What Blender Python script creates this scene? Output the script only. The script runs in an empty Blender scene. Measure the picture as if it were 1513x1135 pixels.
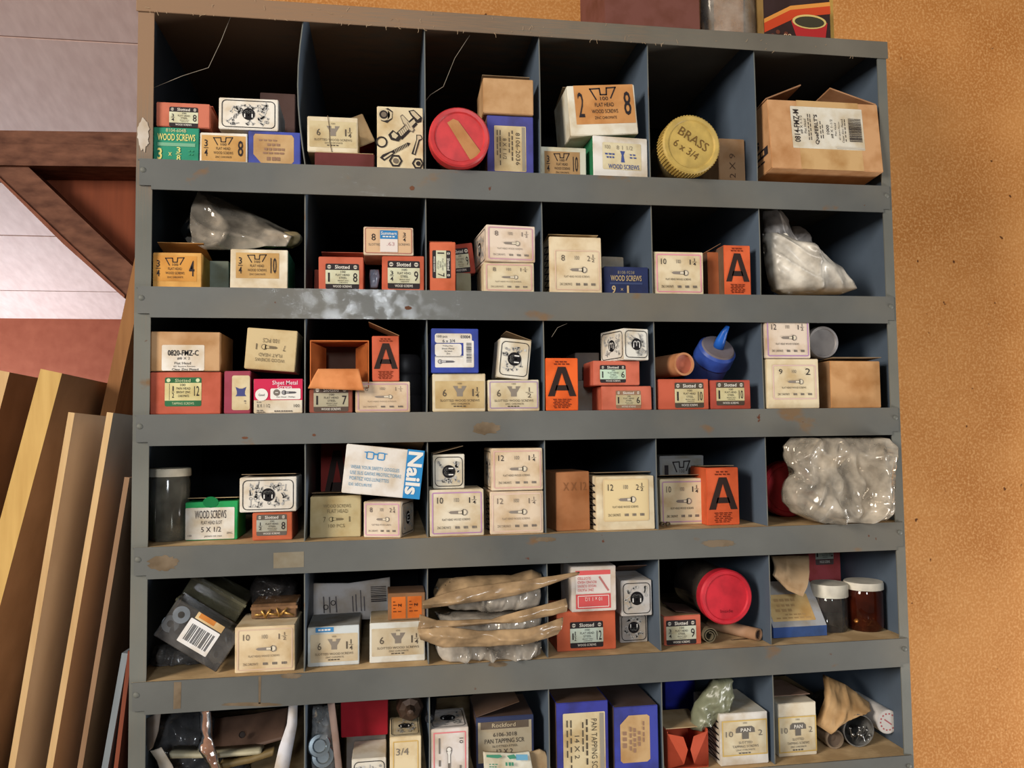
import bpy, bmesh, math, random
from mathutils import Vector, Matrix, noise
random.seed(7)
SC = bpy.context.scene
COL = SC.collection
# ------------------------------------------------------------------ camera
Z0 = 1.45                                   # height of the third shelf above the floor
FOC = 1176.57; IW, IH = 1513.0, 1135.0
CP = Vector((-0.17034, -0.86545, Z0 - 0.01825))
_p, _y, _r = math.radians(3.1513), math.radians(-8.7916), math.radians(0.7240)
CR = Matrix.Rotation(_y, 3, 'Z') @ Matrix.Rotation(_p, 3, 'X') @ Matrix.Rotation(_r, 3, 'Y')
cam_d = bpy.data.cameras.new('camera'); cam = bpy.data.objects.new('camera', cam_d); COL.objects.link(cam)
_r0, _f0, _u0 = CR.col[0], CR.col[1], CR.col[2]
_m = Matrix((( _r0.x, _u0.x, -_f0.x, CP.x), (_r0.y, _u0.y, -_f0.y, CP.y), (_r0.z, _u0.z, -_f0.z, CP.z), (0, 0, 0, 1)))
cam.matrix_world = _m
cam_d.sensor_fit = 'HORIZONTAL'; cam_d.sensor_width = 36.0; cam_d.lens = FOC * 36.0 / IW; cam_d.clip_start = 0.02
SC.camera = cam
# ------------------------------------------------------------------ world, lights, exposure
w = bpy.data.worlds.new('world'); SC.world = w; w.use_nodes = True
w.node_tree.nodes['Background'].inputs[0].default_value = (0.82, 0.70, 0.61, 1)
w.node_tree.nodes['Background'].inputs[1].default_value = 0.17
def area(name, loc, target, sx, sy, power, col):
    d = bpy.data.lights.new(name, 'AREA'); d.shape = 'RECTANGLE'; d.size = sx; d.size_y = sy; d.energy = power; d.color = col
    o = bpy.data.objects.new(name, d); COL.objects.link(o); o.location = loc
    o.rotation_euler = (Vector(target) - Vector(loc)).to_track_quat('-Z', 'Y').to_euler()
    return o
area('doorway_daylight', (-2.35, -1.7, 2.25), (0.1, 0.1, 1.4), 0.8, 1.0, 78, (1.0, 0.91, 0.80))
area('window_daylight', (-0.29, -3.2, 2.06), (-0.1, 0, 1.5), 0.30, 0.42, 26, (0.88, 0.94, 1.0))
area('low_right_fill', (1.95, -0.55, 0.55), (0.7, 0.31, 0.85), 0.6, 0.6, 32, (1.0, 0.97, 0.93))  # unseen fill lamp, added to brighten the lower right of the wall
area('eaves_window_daylight', (-2.3, 3.05, 1.1), (-1.3, 3.1, 2.2), 0.8, 0.8, 25, (0.72, 0.86, 1.0))
vs = SC.view_settings
vs.view_transform = 'Standard'; vs.look = 'None'; vs.gamma = 1.0; vs.use_curve_mapping = False; vs.exposure = 0.12
# ------------------------------------------------------------------ helpers: pixels of the photograph to places
def ray(px, py):
    return CR @ Vector(((px - IW / 2) / FOC, 1.0, (IH / 2 - py) / FOC))
def at(px, py, y):
    d = ray(px, py); t = (y - CP.y) / d.y
    return CP + d * t
def atz(px, py, z):
    d = ray(px, py); t = (z - CP.z) / d.z
    return CP + d * t
# ------------------------------------------------------------------ helpers: colours and materials
def lin(c):
    return tuple(((v / 255) / 12.92 if v / 255 <= 0.04045 else ((v / 255 + 0.055) / 1.055) ** 2.4) for v in c) + (1.0,)
MATS = {}
def newmat(key):
    m = bpy.data.materials.new(str(key)); m.use_nodes = True
    nt = m.node_tree; b = nt.nodes['Principled BSDF']
    return m, nt, b
def noise_mix(nt, c1, c2, scale, lo, hi, detail=4, coord='Object', seed=0.0, stretch=None):
    tc = nt.nodes.new('ShaderNodeTexCoord'); n = nt.nodes.new('ShaderNodeTexNoise'); r = nt.nodes.new('ShaderNodeValToRGB'); mp = nt.nodes.new('ShaderNodeMapping')
    nt.links.new(tc.outputs[coord], mp.inputs[0]); mp.inputs['Location'].default_value = (seed, seed * .7, seed * 1.3)
    if stretch: mp.inputs['Scale'].default_value = stretch
    nt.links.new(mp.outputs[0], n.inputs['Vector']); n.inputs['Scale'].default_value = scale; n.inputs['Detail'].default_value = detail
    nt.links.new(n.outputs['Fac'], r.inputs[0]); r.color_ramp.elements[0].position = lo; r.color_ramp.elements[1].position = hi
    r.color_ramp.elements[0].color = c1; r.color_ramp.elements[1].color = c2
    return r, n
def mixc(nt, a, b, fac):
    m = nt.nodes.new('ShaderNodeMix'); m.data_type = 'RGBA'
    for s, v in ((m.inputs[6], a), (m.inputs[7], b), (m.inputs[0], fac)):
        if isinstance(v, (tuple, list, float, int)): s.default_value = v
        else: nt.links.new(v, s)
    return m.outputs[2]
def bump(nt, b, h, strength, dist=0.001):
    n = nt.nodes.new('ShaderNodeBump'); n.inputs['Strength'].default_value = strength; n.inputs['Distance'].default_value = dist
    nt.links.new(h, n.inputs['Height']); nt.links.new(n.outputs[0], b.inputs['Normal'])
def paper(c, rough=0.75, stain=0.13, spec=0.25):
    k = ('paper', c, rough, stain)
    if k in MATS: return MATS[k]
    m, nt, b = newmat('paper_%d_%d_%d' % c)
    base = lin(c); dark = lin(tuple(int(v * (1 - stain) * f) for v, f in zip(c, (1.0, .93, .82))))
    r, n = noise_mix(nt, dark, base, 38, .28, .56, 6, 'Object', seed=sum(c) * .13)
    nt.links.new(r.outputs[0], b.inputs['Base Color']); b.inputs['Roughness'].default_value = rough
    b.inputs['Specular IOR Level'].default_value = spec
    bump(nt, b, n.outputs['Fac'], 0.15, 0.0006)
    MATS[k] = m; return m
def ink(c):
    k = ('ink', c)
    if k in MATS: return MATS[k]
    m, nt, b = newmat('ink_%d_%d_%d' % c); b.inputs['Base Color'].default_value = lin(c); b.inputs['Roughness'].default_value = .7
    b.inputs['Specular IOR Level'].default_value = .15
    MATS[k] = m; return m
def plain(c, rough=.5, metal=0.0, spec=.4):
    k = ('plain', c, rough, metal)
    if k in MATS: return MATS[k]
    m, nt, b = newmat('surface_%d_%d_%d' % c)
    r, n = noise_mix(nt, lin(tuple(int(v * .86) for v in c)), lin(c), 60, .3, .6, 5)
    nt.links.new(r.outputs[0], b.inputs['Base Color']); b.inputs['Roughness'].default_value = rough; b.inputs['Metallic'].default_value = metal
    b.inputs['Specular IOR Level'].default_value = spec
    MATS[k] = m; return m
def clear(c, opac=.25, rough=.12, name='clear', accent=None, fres=1.5):
    k = ('clear', c, opac, rough, accent, fres)
    if k in MATS: return MATS[k]
    m, nt, b = newmat('%s_%d_%d_%d' % ((name,) + c))
    b.inputs['Roughness'].default_value = .6; b.inputs['Specular IOR Level'].default_value = 0
    r, nz = noise_mix(nt, lin(tuple(int(v * .9) for v in c)), lin(c), 45, .3, .7, 3)
    col = r.outputs[0]
    if accent:
        r2, n2 = noise_mix(nt, (0, 0, 0, 1), (1, 1, 1, 1), 26, .66, .68, 1, 'Object', 1.3); col = mixc(nt, col, lin(accent), r2.outputs[0])
    nt.links.new(col, b.inputs['Base Color'])
    t = nt.nodes.new('ShaderNodeBsdfTransparent'); t.inputs[0].default_value = tuple(.35 + .65 * v for v in lin(c)[:3]) + (1,)
    mr = nt.nodes.new('ShaderNodeMapRange'); mr.inputs[1].default_value = .3; mr.inputs[2].default_value = .7; mr.inputs[3].default_value = opac * .55; mr.inputs[4].default_value = min(1, opac * 1.45)
    nt.links.new(nz.outputs['Fac'], mr.inputs[0])
    mx = nt.nodes.new('ShaderNodeMixShader'); nt.links.new(mr.outputs[0], mx.inputs[0]); nt.links.new(t.outputs[0], mx.inputs[1]); nt.links.new(b.outputs[0], mx.inputs[2])
    gl = nt.nodes.new('ShaderNodeBsdfGlossy'); gl.inputs['Roughness'].default_value = rough; fr = nt.nodes.new('ShaderNodeFresnel'); fr.inputs[0].default_value = fres
    m2 = nt.nodes.new('ShaderNodeMixShader'); nt.links.new(fr.outputs[0], m2.inputs[0]); nt.links.new(mx.outputs[0], m2.inputs[1]); nt.links.new(gl.outputs[0], m2.inputs[2])
    nt.links.new(m2.outputs[0], nt.nodes['Material Output'].inputs[0])
    MATS[k] = m; return m
def steel(kind):
    k = ('steel', kind)
    if k in MATS: return MATS[k]
    m, nt, b = newmat('painted_steel_' + kind)
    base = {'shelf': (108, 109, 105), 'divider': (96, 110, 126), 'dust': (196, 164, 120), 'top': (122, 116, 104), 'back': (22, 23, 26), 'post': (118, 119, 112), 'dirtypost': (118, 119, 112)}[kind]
    lo = tuple(int(v * .86) for v in base)
    r, n = noise_mix(nt, lin(lo), lin(base), 9, .3, .7, 8, 'Object')
    col = r.outputs[0]
    if kind in ('shelf', 'post', 'dirtypost'):
        r2, n2 = noise_mix(nt, (0, 0, 0, 1), (1, 1, 1, 1), 16, .66, .72, 7, 'Object', 3.1, (1, 1, 1.6))
        col = mixc(nt, col, lin((118, 92, 66)), r2.outputs[0])
        r3, n3 = noise_mix(nt, (0, 0, 0, 1), (.55, .55, .55, 1), 5, .48, .8, 5, 'Object', 8.0)
        col = mixc(nt, col, lin((134, 122, 100)), r3.outputs[0])
        r4, n4 = noise_mix(nt, (0, 0, 0, 1), (1, 1, 1, 1), 70, .74, .77, 3, 'Object', 1.7)
        col = mixc(nt, col, lin((96, 58, 42)), r4.outputs[0])
    if kind in ('top', 'dirtypost'):      # old dust and rust, thickest at the upper left corner
        tc = nt.nodes.new('ShaderNodeTexCoord'); sx = nt.nodes.new('ShaderNodeSeparateXYZ'); nt.links.new(tc.outputs['Object'], sx.inputs[0])
        mr = nt.nodes.new('ShaderNodeMapRange'); nt.links.new(sx.outputs[0 if kind == 'top' else 2], mr.inputs[0])
        for q, v in zip((1, 2, 3, 4), ((.3, -.35, -.25, .55) if kind == 'top' else (Z0 + .2, Z0 + .42, -.1, .8))): mr.inputs[q].default_value = v
        n6 = nt.nodes.new('ShaderNodeTexNoise'); n6.inputs['Scale'].default_value = 26; n6.inputs['Detail'].default_value = 8
        ad = nt.nodes.new('ShaderNodeMath'); ad.operation = 'ADD'; nt.links.new(mr.outputs[0], ad.inputs[0]); nt.links.new(n6.outputs['Fac'], ad.inputs[1])
        m6 = nt.nodes.new('ShaderNodeMapRange'); nt.links.new(ad.outputs[0], m6.inputs[0]); m6.inputs[1].default_value = .45; m6.inputs[2].default_value = .95
        col = mixc(nt, col, lin((142, 114, 90)), m6.outputs[0])
    if kind == 'dust':
        r2, n2 = noise_mix(nt, (0, 0, 0, 1), (1, 1, 1, 1), 30, .45, .7, 8, 'Object', 2.0)
        col = mixc(nt, col, lin((214, 184, 140)), r2.outputs[0])
    nt.links.new(col, b.inputs['Base Color'])
    b.inputs['Roughness'].default_value = {'shelf': .38, 'divider': .5, 'post': .5}.get(kind, .85)
    b.inputs['Specular IOR Level'].default_value = .2 if kind in ('shelf', 'divider', 'post', 'dirtypost') else .1
    n5 = nt.nodes.new('ShaderNodeTexNoise'); n5.inputs['Scale'].default_value = 120; n5.inputs['Detail'].default_value = 3
    bump(nt, b, n5.outputs['Fac'], .12 if kind != 'dust' else .5, .0008)
    if kind == 'shelf':
        n7 = nt.nodes.new('ShaderNodeTexNoise'); n7.inputs['Scale'].default_value = 170; n7.inputs['Detail'].default_value = 2
        b7 = nt.nodes.new('ShaderNodeBump'); b7.inputs['Strength'].default_value = .3; b7.inputs['Distance'].default_value = .0001; nt.links.new(n7.outputs['Fac'], b7.inputs['Height'])
        b.inputs['Coat Weight'].default_value = .7; b.inputs['Coat Roughness'].default_value = .06; nt.links.new(b7.outputs[0], b.inputs['Coat Normal'])
        r8, n8 = noise_mix(nt, (.01, .01, .01, 1), (.42, .42, .42, 1), 75, .48, .66, 9, 'Object', 5.5); nt.links.new(r8.outputs[0], b.inputs['Coat Weight'])
    MATS[k] = m; return m
def wood(c1, c2, key, scale=(1, 1, .06), rough=.7):
    k = ('wood', key)
    if k in MATS: return MATS[k]
    m, nt, b = newmat('wood_' + key)
    r, n = noise_mix(nt, lin(c1), lin(c2), 60, .3, .7, 6, 'Object', 0, scale)
    nt.links.new(r.outputs[0], b.inputs['Base Color']); b.inputs['Roughness'].default_value = rough; b.inputs['Specular IOR Level'].default_value = .2
    bump(nt, b, n.outputs['Fac'], .3, .001)
    MATS[k] = m; return m
# ------------------------------------------------------------------ helpers: meshes and objects
def link(name, me, mats=(), parent=None):
    o = bpy.data.objects.new(name, me); COL.objects.link(o)
    if me is not None:
        for m in mats: me.materials.append(m)
    if parent is not None: o.parent = parent
    return o
def tag(o, label=None, cat=None, group=None, kind=None):
    if label: o['label'] = label
    if cat: o['category'] = cat
    if group: o['group'] = group
    if kind: o['kind'] = kind
    return o
def empty(name, loc, rot=(0, 0, 0)):
    o = bpy.data.objects.new(name, None); COL.objects.link(o); o.location = loc; o.rotation_euler = rot; o.empty_display_size = .02
    return o
def finish(bm, name, mats, parent=None, smooth=False):
    bmesh.ops.recalc_face_normals(bm, faces=bm.faces)
    me = bpy.data.meshes.new(name); bm.to_mesh(me); bm.free()
    if smooth:
        for p in me.polygons: p.use_smooth = True
    return link(name, me, mats, parent)
def bx(bm, x0, x1, y0, y1, z0, z1, mi=0, front=None):
    vs_ = [bm.verts.new(p) for p in ((x0, y0, z0), (x1, y0, z0), (x1, y1, z0), (x0, y1, z0), (x0, y0, z1), (x1, y0, z1), (x1, y1, z1), (x0, y1, z1))]
    fs = []
    for i, q in enumerate(((0, 1, 5, 4), (1, 2, 6, 5), (2, 3, 7, 6), (3, 0, 4, 7), (4, 5, 6, 7), (3, 2, 1, 0))):
        f = bm.faces.new([vs_[k] for k in q]); f.material_index = mi; fs.append(f)
    if front is not None: fs[0].material_index = front
    return fs
def boxobj(name, mats, parent, *dims, bev=0.0):
    bm = bmesh.new(); bx(bm, *dims)
    if bev: bmesh.ops.bevel(bm, geom=bm.edges[:], offset=bev, segments=1, affect='EDGES')
    return finish(bm, name, mats, parent)
def lathe(prof, n=36, sm=True, close=False):
    vs_, fs = [], []
    for (r, z) in prof:
        for i in range(n):
            a = 2 * math.pi * i / n; vs_.append((r * math.cos(a), r * math.sin(a), z))
    for j in range(len(prof) - 1):
        for i in range(n):
            fs.append((j * n + i, j * n + (i + 1) % n, (j + 1) * n + (i + 1) % n, (j + 1) * n + i))
    if prof[0][0] > 1e-6 and close: fs.append(tuple(range(n))[::-1])
    if prof[-1][0] > 1e-6 and close: fs.append(tuple((len(prof) - 1) * n + i for i in range(n)))
    me = bpy.data.meshes.new('lathe'); me.from_pydata(vs_, [], fs); me.update()
    bm = bmesh.new(); bm.from_mesh(me); bmesh.ops.remove_doubles(bm, verts=bm.verts, dist=1e-6); bmesh.ops.recalc_face_normals(bm, faces=bm.faces)
    bm.to_mesh(me); bm.free()
    if sm:
        for p in me.polygons: p.use_smooth = True
        try: me.set_sharp_from_angle(angle=math.radians(35))
        except Exception: pass
    return me
def tube_path(pts, rad, n=8, name='tube', mats=(), parent=None, cap=True):
    vs_, fs = [], []; pts = [Vector(p) for p in pts]
    for i, p in enumerate(pts):
        d = (pts[min(i + 1, len(pts) - 1)] - pts[max(i - 1, 0)]).normalized()
        a = d.orthogonal().normalized() if i == 0 else (a - d * a.dot(d)).normalized()
        b = d.cross(a); r = rad[i] if isinstance(rad, (list, tuple)) else rad
        for k in range(n):
            t = 2 * math.pi * k / n; vs_.append(tuple(p + (a * math.cos(t) + b * math.sin(t)) * r))
    for i in range(len(pts) - 1):
        for k in range(n): fs.append((i * n + k, i * n + (k + 1) % n, (i + 1) * n + (k + 1) % n, (i + 1) * n + k))
    if cap: fs += [tuple(range(n))[::-1], tuple((len(pts) - 1) * n + k for k in range(n))]
    me = bpy.data.meshes.new(name); me.from_pydata(vs_, [], fs); me.update()
    for p in me.polygons: p.use_smooth = True
    return link(name, me, mats, parent)
# ------------------------------------------------------------------ print: text and flat marks on a face
TXT = {}
def glyphs(s, bold=0.0):
    k = (s, bold)
    if k in TXT: return TXT[k]
    cu = bpy.data.curves.new('t', 'FONT'); cu.body = s; cu.resolution_u = 2; cu.offset = bold; cu.size = 1
    ob = bpy.data.objects.new('t', cu)
    me = ob.to_mesh()
    vs_ = [tuple(v.co[:2]) for v in me.vertices]; fs = [tuple(p.vertices) for p in me.polygons]
    ob.to_mesh_clear(); bpy.data.objects.remove(ob); bpy.data.curves.remove(cu)
    x0 = min(v[0] for v in vs_); x1 = max(v[0] for v in vs_); y0 = min(v[1] for v in vs_); y1 = max(v[1] for v in vs_)
    vs_ = [((v[0] - x0) / max(x1 - x0, 1e-6), 1 - (v[1] - y0) / max(y1 - y0, 1e-6)) for v in vs_]
    TXT[k] = (vs_, fs, (x1 - x0) / max(y1 - y0, 1e-6)); return TXT[k]
class Fr:
    """a flat frame on a face: origin at its top left, U along its width, V down its height, N outwards"""
    def __init__(s, O, U, V, N): s.O, s.U, s.V, s.N = Vector(O), Vector(U), Vector(V), Vector(N)
    def sub(s, u0, v0, u1, v1, rot=0):
        O = s.O + s.U * u0 + s.V * v0; U = s.U * (u1 - u0); V = s.V * (v1 - v0)
        if rot == 90: O, U, V = O + U, V, -U
        elif rot == 180: O, U, V = O + U + V, -U, -V
        elif rot == 270: O, U, V = O + V, -V, U
        elif rot: # small tilt in degrees, clockwise
            q = Matrix.Rotation(math.radians(rot), 3, s.N if False else -s.N); c = O + U / 2 + V / 2
            U, V = q @ U, q @ V; O = c - U / 2 - V / 2
        return Fr(O, U, V, s.N)
    def p(s, u, v, l): return s.O + s.U * u + s.V * v + s.N * (0.00022 * l)
class Pr:
    def __init__(s): s.v, s.f, s.m, s.c = [], [], [], []
    def ci(s, c):
        if c not in s.c: s.c.append(c)
        return s.c.index(c)
    def poly(s, F, pts, c, l=1):
        b = len(s.v); s.v += [tuple(F.p(u, v, l)) for u, v in pts]; s.f.append(tuple(range(b, b + len(pts)))[::-1]); s.m.append(s.ci(c))
    def rect(s, F, u0, v0, u1, v1, c, l=1): s.poly(F, ((u0, v0), (u1, v0), (u1, v1), (u0, v1)), c, l)
    def rrect(s, F, u0, v0, u1, v1, rad, c, l=1):
        s.poly(F, s._rr(F, u0, v0, u1, v1, rad), c, l)
    def _rr(s, F, u0, v0, u1, v1, rad):
        W, H = F.U.length, F.V.length; ru, rv = rad / W, rad / H; o = []
        for cu, cv, a0 in ((u1 - ru, v0 + rv, -90), (u1 - ru, v1 - rv, 0), (u0 + ru, v1 - rv, 90), (u0 + ru, v0 + rv, 180)):
            for k in range(5):
                a = math.radians(a0 + k * 22.5); o.append((cu + ru * math.cos(a), cv + rv * math.sin(a)))
        return o
    def frame(s, F, u0, v0, u1, v1, rad, th, c, l=2):
        W, H = F.U.length, F.V.length
        a = s._rr(F, u0, v0, u1, v1, rad); b_ = s._rr(F, u0 + th / W, v0 + th / H, u1 - th / W, v1 - th / H, max(rad - th, .0002))
        b = len(s.v); s.v += [tuple(F.p(u, v, l)) for u, v in a + b_]; n = len(a); k = s.ci(c)
        for i in range(n):
            s.f.append((b + i, b + n + i, b + n + (i + 1) % n, b + (i + 1) % n)); s.m.append(k)
    def disc(s, F, u, v, r, c, l=2, n=16, r1=None):
        W, H = F.U.length, F.V.length
        e = [(u + r / W * math.cos(2 * math.pi * i / n), v + (r1 or r) / H * math.sin(2 * math.pi * i / n)) for i in range(n)]
        s.poly(F, e, c, l)
    def ring(s, F, u, v, r, th, c, l=2, n=16):
        W, H = F.U.length, F.V.length; b = len(s.v); k = s.ci(c)
        for q in (r, r - th):
            s.v += [tuple(F.p(u + q / W * math.cos(2 * math.pi * i / n), v + q / H * math.sin(2 * math.pi * i / n), l)) for i in range(n)]
        for i in range(n): s.f.append((b + i, b + n + i, b + n + (i + 1) % n, b + (i + 1) % n)); s.m.append(k)
    def line(s, F, pts, th, c, l=2):
        W, H = F.U.length, F.V.length
        for (a, b) in zip(pts[:-1], pts[1:]):
            dx, dy = (b[0] - a[0]) * W, (b[1] - a[1]) * H; q = math.hypot(dx, dy) or 1e-9; nx, ny = -dy / q * th / 2, dx / q * th / 2; ex, ey = dx / q * th / 2, dy / q * th / 2
            s.poly(F, [(a[0] + (nx - ex) / W, a[1] + (ny - ey) / H), (b[0] + (nx + ex) / W, b[1] + (ny + ey) / H), (b[0] + (-nx + ex) / W, b[1] + (-ny + ey) / H), (a[0] + (-nx - ex) / W, a[1] + (-ny - ey) / H)], c, l)
    def text(s, F, t, u0, v0, u1, v1, c, l=3, bold=0.0):
        vs_, fs, asp = glyphs(t, bold); b = len(s.v); k = s.ci(c)
        mw = 1.3 * asp * (v1 - v0) * F.V.length / F.U.length
        if u1 - u0 > mw: u0, u1 = (u0 + u1 - mw) / 2, (u0 + u1 + mw) / 2
        s.v += [tuple(F.p(u0 + (u1 - u0) * x, v0 + (v1 - v0) * y, l)) for x, y in vs_]
        for f in fs: s.f.append(tuple(b + i for i in f)); s.m.append(k)
    def build(s, name, parent, paperlike=False):
        if not s.f: return None
        me = bpy.data.meshes.new(name); me.from_pydata(s.v, [], s.f); me.update()
        for p, m in zip(me.polygons, s.m): p.material_index = m
        return link(name, me, [paper(c) if paperlike else ink(c) for c in s.c], parent)
K = (48, 42, 44); CRM = (222, 208, 172); WH = (232, 226, 214); GR = (120, 112, 104)
def frac(ink_, F, a, u0, v0, u1, v1, c, l=3):
    if isinstance(a, tuple):
        if len(a) == 3:
            mid = u0 + (u1 - u0) * .42; ink_.text(F, a[0], u0, v0 + (v1 - v0) * .18, mid - (u1 - u0) * .08, v1 - (v1 - v0) * .12, c, l); u0 = mid; a = a[1:]
        h = (v1 - v0)
        ink_.text(F, a[0], u0 + (u1 - u0) * .15, v0, u1 - (u1 - u0) * .15, v0 + h * .42, c, l, .01); ink_.rect(F, u0, v0 + h * .48, u1, v0 + h * .52, c, l); ink_.text(F, a[1], u0 + (u1 - u0) * .15, v0 + h * .58, u1 - (u1 - u0) * .15, v1, c, l, .01)
    else: ink_.text(F, a, u0, v0, u1, v1, c, l)
def bars(ink_, F, rows, c, l=3):
    for (u0, v0, u1, v1, n) in rows:
        w_ = (u1 - u0) / n
        for i in range(n): ink_.rect(F, u0 + w_ * i, v0, u0 + w_ * (i + random.uniform(.62, .86)), v1, c, l)
def screwicon(k, F, u0, v0, u1, v1, c, fill, l=3, flip=False):
    """screw lying with its head at the right"""
    G = F.sub(u0, v0, u1, v1, 180 if flip else 0)
    k.poly(G, [(0, .5), (.12, .3), (.55, .26), (.55, .74), (.12, .7)], c, l)
    k.poly(G, [(.55, .26), (.78, .26), (.9, .0), (.9, 1.), (.78, .74), (.55, .74)], c, l)
    k.poly(G, [(.57, .34), (.79, .34), (.88, .14), (.88, .86), (.79, .66), (.57, .66)], fill, l + .5)
    k.disc(G, .93, .5, G.V.length * .5, c, l, 10); k.disc(G, .93, .5, G.V.length * .36, fill, l + .5, 10)
# ---- label templates: each writes onto frame F; lab = sticker, k = ink
def t_slotted(a, b, bg=(214, 216, 188), hd=K, mid=('100', 'FLAT HEAD', 'STEEL'), tail='WOOD SCREWS'):
    def f(F, lab, k):
        lab.rrect(F, 0, 0, 1, 1, .0016, hd, 1); lab.rect(F, .0, .25, 1, .8, bg, 1.6)
        k.text(F, 'Slotted', .28, .06, .72, .2, WH, 3, .012)
        for u in (.11, .89):
            k.disc(F, u, .13, F.V.length * .075, (205, 198, 184), 3, 12); k.rect(F, u - .05, .115, u + .05, .145, hd, 3.5)
        frac(k, F, a, .06, .36, .19 if isinstance(a, tuple) else .14, .72, K)
        k.text(F, b, .8 if len(b) > 1 else .82, .36, .95, .72, K, 3, .004)
        k.text(F, mid[0], .44, .28, .6, .36, K); k.text(F, mid[1], .3, .4, .72, .48, K); k.text(F, mid[2], .4, .52, .64, .6, K)
        k.text(F, 'BRIGHT ZINC', .37, .645, .69, .69, K); k.text(F, 'CHROMATE', .4, .72, .66, .765, K)
        k.text(F, tail, .22, .85, .78, .94, WH, 3, .008)
    return f
def t_flat(a, b, c=K, bg=(204, 160, 98), extra=True):
    def f(F, lab, k):
        lab.rect(F, 0, 0, 1, 1, bg, 1)
        k.line(F, [(.36, .37), (.27, .1), (.43, .09), (.44, .25), (.54, .25), (.55, .08), (.7, .07), (.61, .34)], F.V.length * .035, c)
        k.text(F, '100', .43, .3, .56, .4, c)
        k.text(F, 'FLAT HEAD', .33, .46, .65, .56, c); k.text(F, 'WOOD SCREWS', .27, .63, .71, .73, c)
        if extra: k.text(F, 'ZINC CHROMATE', .31, .81, .68, .88, c)
        frac(k, F, a, .05, .18, .15, .82, c); k.text(F, b, .82 if len(b) == 1 else .8, .18, .94, .8, c, 3, .006)
    return f
def t_pink(a, b, fr=(206, 158, 172), bg=None, fade=K, u0=.04, v0=.06, u1=.96, v1=.95):
    def f(F, lab, k):
        G = F.sub(u0, v0, u1, v1)
        if bg: k.rrect(G, 0, 0, 1, 1, .002, bg, 1)
        k.frame(G, 0, 0, 1, 1, .0022, .0013, fr, 2)
        k.text(G, a, .1 if len(a) > 1 else .14, .12, .22, .27, fade); k.text(G, '100', .44, .14, .54, .24, GR); frac(k, G, b, .72, .1, .9, .29, fade)
        screwicon(k, G, .33, .41, .67, .57, (140, 130, 120), (222, 210, 186))
        k.text(G, 'FLAT HEAD WOOD SCREWS', .2, .635, .76, .685, fade)
        k.text(G, 'ZINC CHROMATE', .1, .82, .37, .88, fade); bars(k, G, [(.46, .82, .55, .88, 3), (.63, .82, .72, .88, 3), (.8, .82, .9, .88, 3)], GR)
    return f
def t_m(turn=0, ur=(.05, .08, .95, .94)):
    def f(F, lab, k):
        G = F.sub(*ur); W, H = G.U.length, G.V.length
        k.frame(G, 0, 0, 1, 1, min(W, H) * .16, .0008, (30, 28, 30), 2)
        rnd = random.Random(int(W * 1e5))
        n = int(26 * W / H) + 12
        for i in range(n):
            u, v = rnd.uniform(.14, .86), rnd.uniform(.14, .86)
            if math.hypot((u - .5) * W, (v - .5) * H) < min(W, H) * .27: continue
            g = rnd.choice(((184, 182, 178), (160, 158, 154), (198, 196, 190))); kind = rnd.random(); L = min(W, H) * rnd.uniform(.12, .22); a = rnd.uniform(0, 3.14)
            du, dv = math.cos(a) * L / 2 / W, math.sin(a) * L / 2 / H
            if kind < .55:
                k.line(G, [(u - du, v - dv), (u + du, v + dv)], min(W, H) * .035, g); k.line(G, [(u + du - dv * .4 * H / W, v + dv + du * .4 * W / H), (u + du + dv * .4 * H / W, v + dv - du * .4 * W / H)], min(W, H) * .05, g)
            elif kind < .8: k.ring(G, u, v, min(W, H) * .06, min(W, H) * .028, g, 2, 8)
            else: k.disc(G, u, v, min(W, H) * .05, g, 2, 6)
        R_ = H * .22 if W >= H * .9 else W * .24
        k.disc(G, .5, .5, R_, (28, 26, 28), 3, 24)
        S = G.sub(.5 - R_ * .64 / W, .5 - R_ * .52 / H, .5 + R_ * .64 / W, .5 + R_ * .52 / H, turn)
        arc = [(.04, .98), (.04, .4)] + [(.27 - .23 * math.cos(math.pi * i / 8), .4 - .34 * math.sin(math.pi * i / 8)) for i in range(1, 8)] + [(.5, .4), (.5, .72), (.5, .4)] + [(.73 - .23 * math.cos(math.pi * i / 8), .4 - .34 * math.sin(math.pi * i / 8)) for i in range(1, 8)] + [(.96, .4), (.96, .98)]
        k.line(S, arc, R_ * .17, (238, 236, 230), 4)
    return f
def t_A(F, lab, k):
    c = (52, 38, 34)
    for q in ([(.06, .73), (.38, .17), (.5, .17), (.5, .28), (.27, .73)], [(.94, .73), (.62, .17), (.5, .17), (.5, .28), (.73, .73)], [(.33, .52), (.67, .52), (.72, .62), (.28, .62)]): k.poly(F, q, c, 2)
    bars(k, F, [(.3, .06, .7, .085, 3), (.26, .105, .76, .13, 4)] + [(.22 + .03 * (i % 2), .78 + .031 * i, .8 - .04 * (i % 3), .798 + .031 * i, 4) for i in range(6)], (120, 48, 26))
def t_slotw(a, b, bg=(206, 190, 150), fr=None, c=(92, 82, 70)):
    def f(F, lab, k):
        if bg: lab.rrect(F, 0, 0, 1, 1, .001, bg, 1)
        if fr: k.frame(F, 0, 0, 1, 1, .002, .0011, fr, 2)
        k.text(F, '100', .45, .06, .55, .12, c)
        k.poly(F, [(.36, .18), (.46, .18), (.46, .27), (.54, .27), (.54, .18), (.64, .18), (.56, .42), (.56, .56), (.44, .56), (.44, .42)], tuple(min(255, v + 48) for v in c), 2)
        k.text(F, a, .15, .3, .23, .56, c, 3, .004); frac(k, F, b, .74, .22, .9, .6, c)
        k.text(F, 'SLOTTED WOOD SCREWS', .1, .67, .9, .75, c); k.text(F, 'ZINC CHROMATE', .32, .8, .7, .86, c); bars(k, F, [(.37, .9, .63, .94, 4)], c)
    return f
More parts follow.
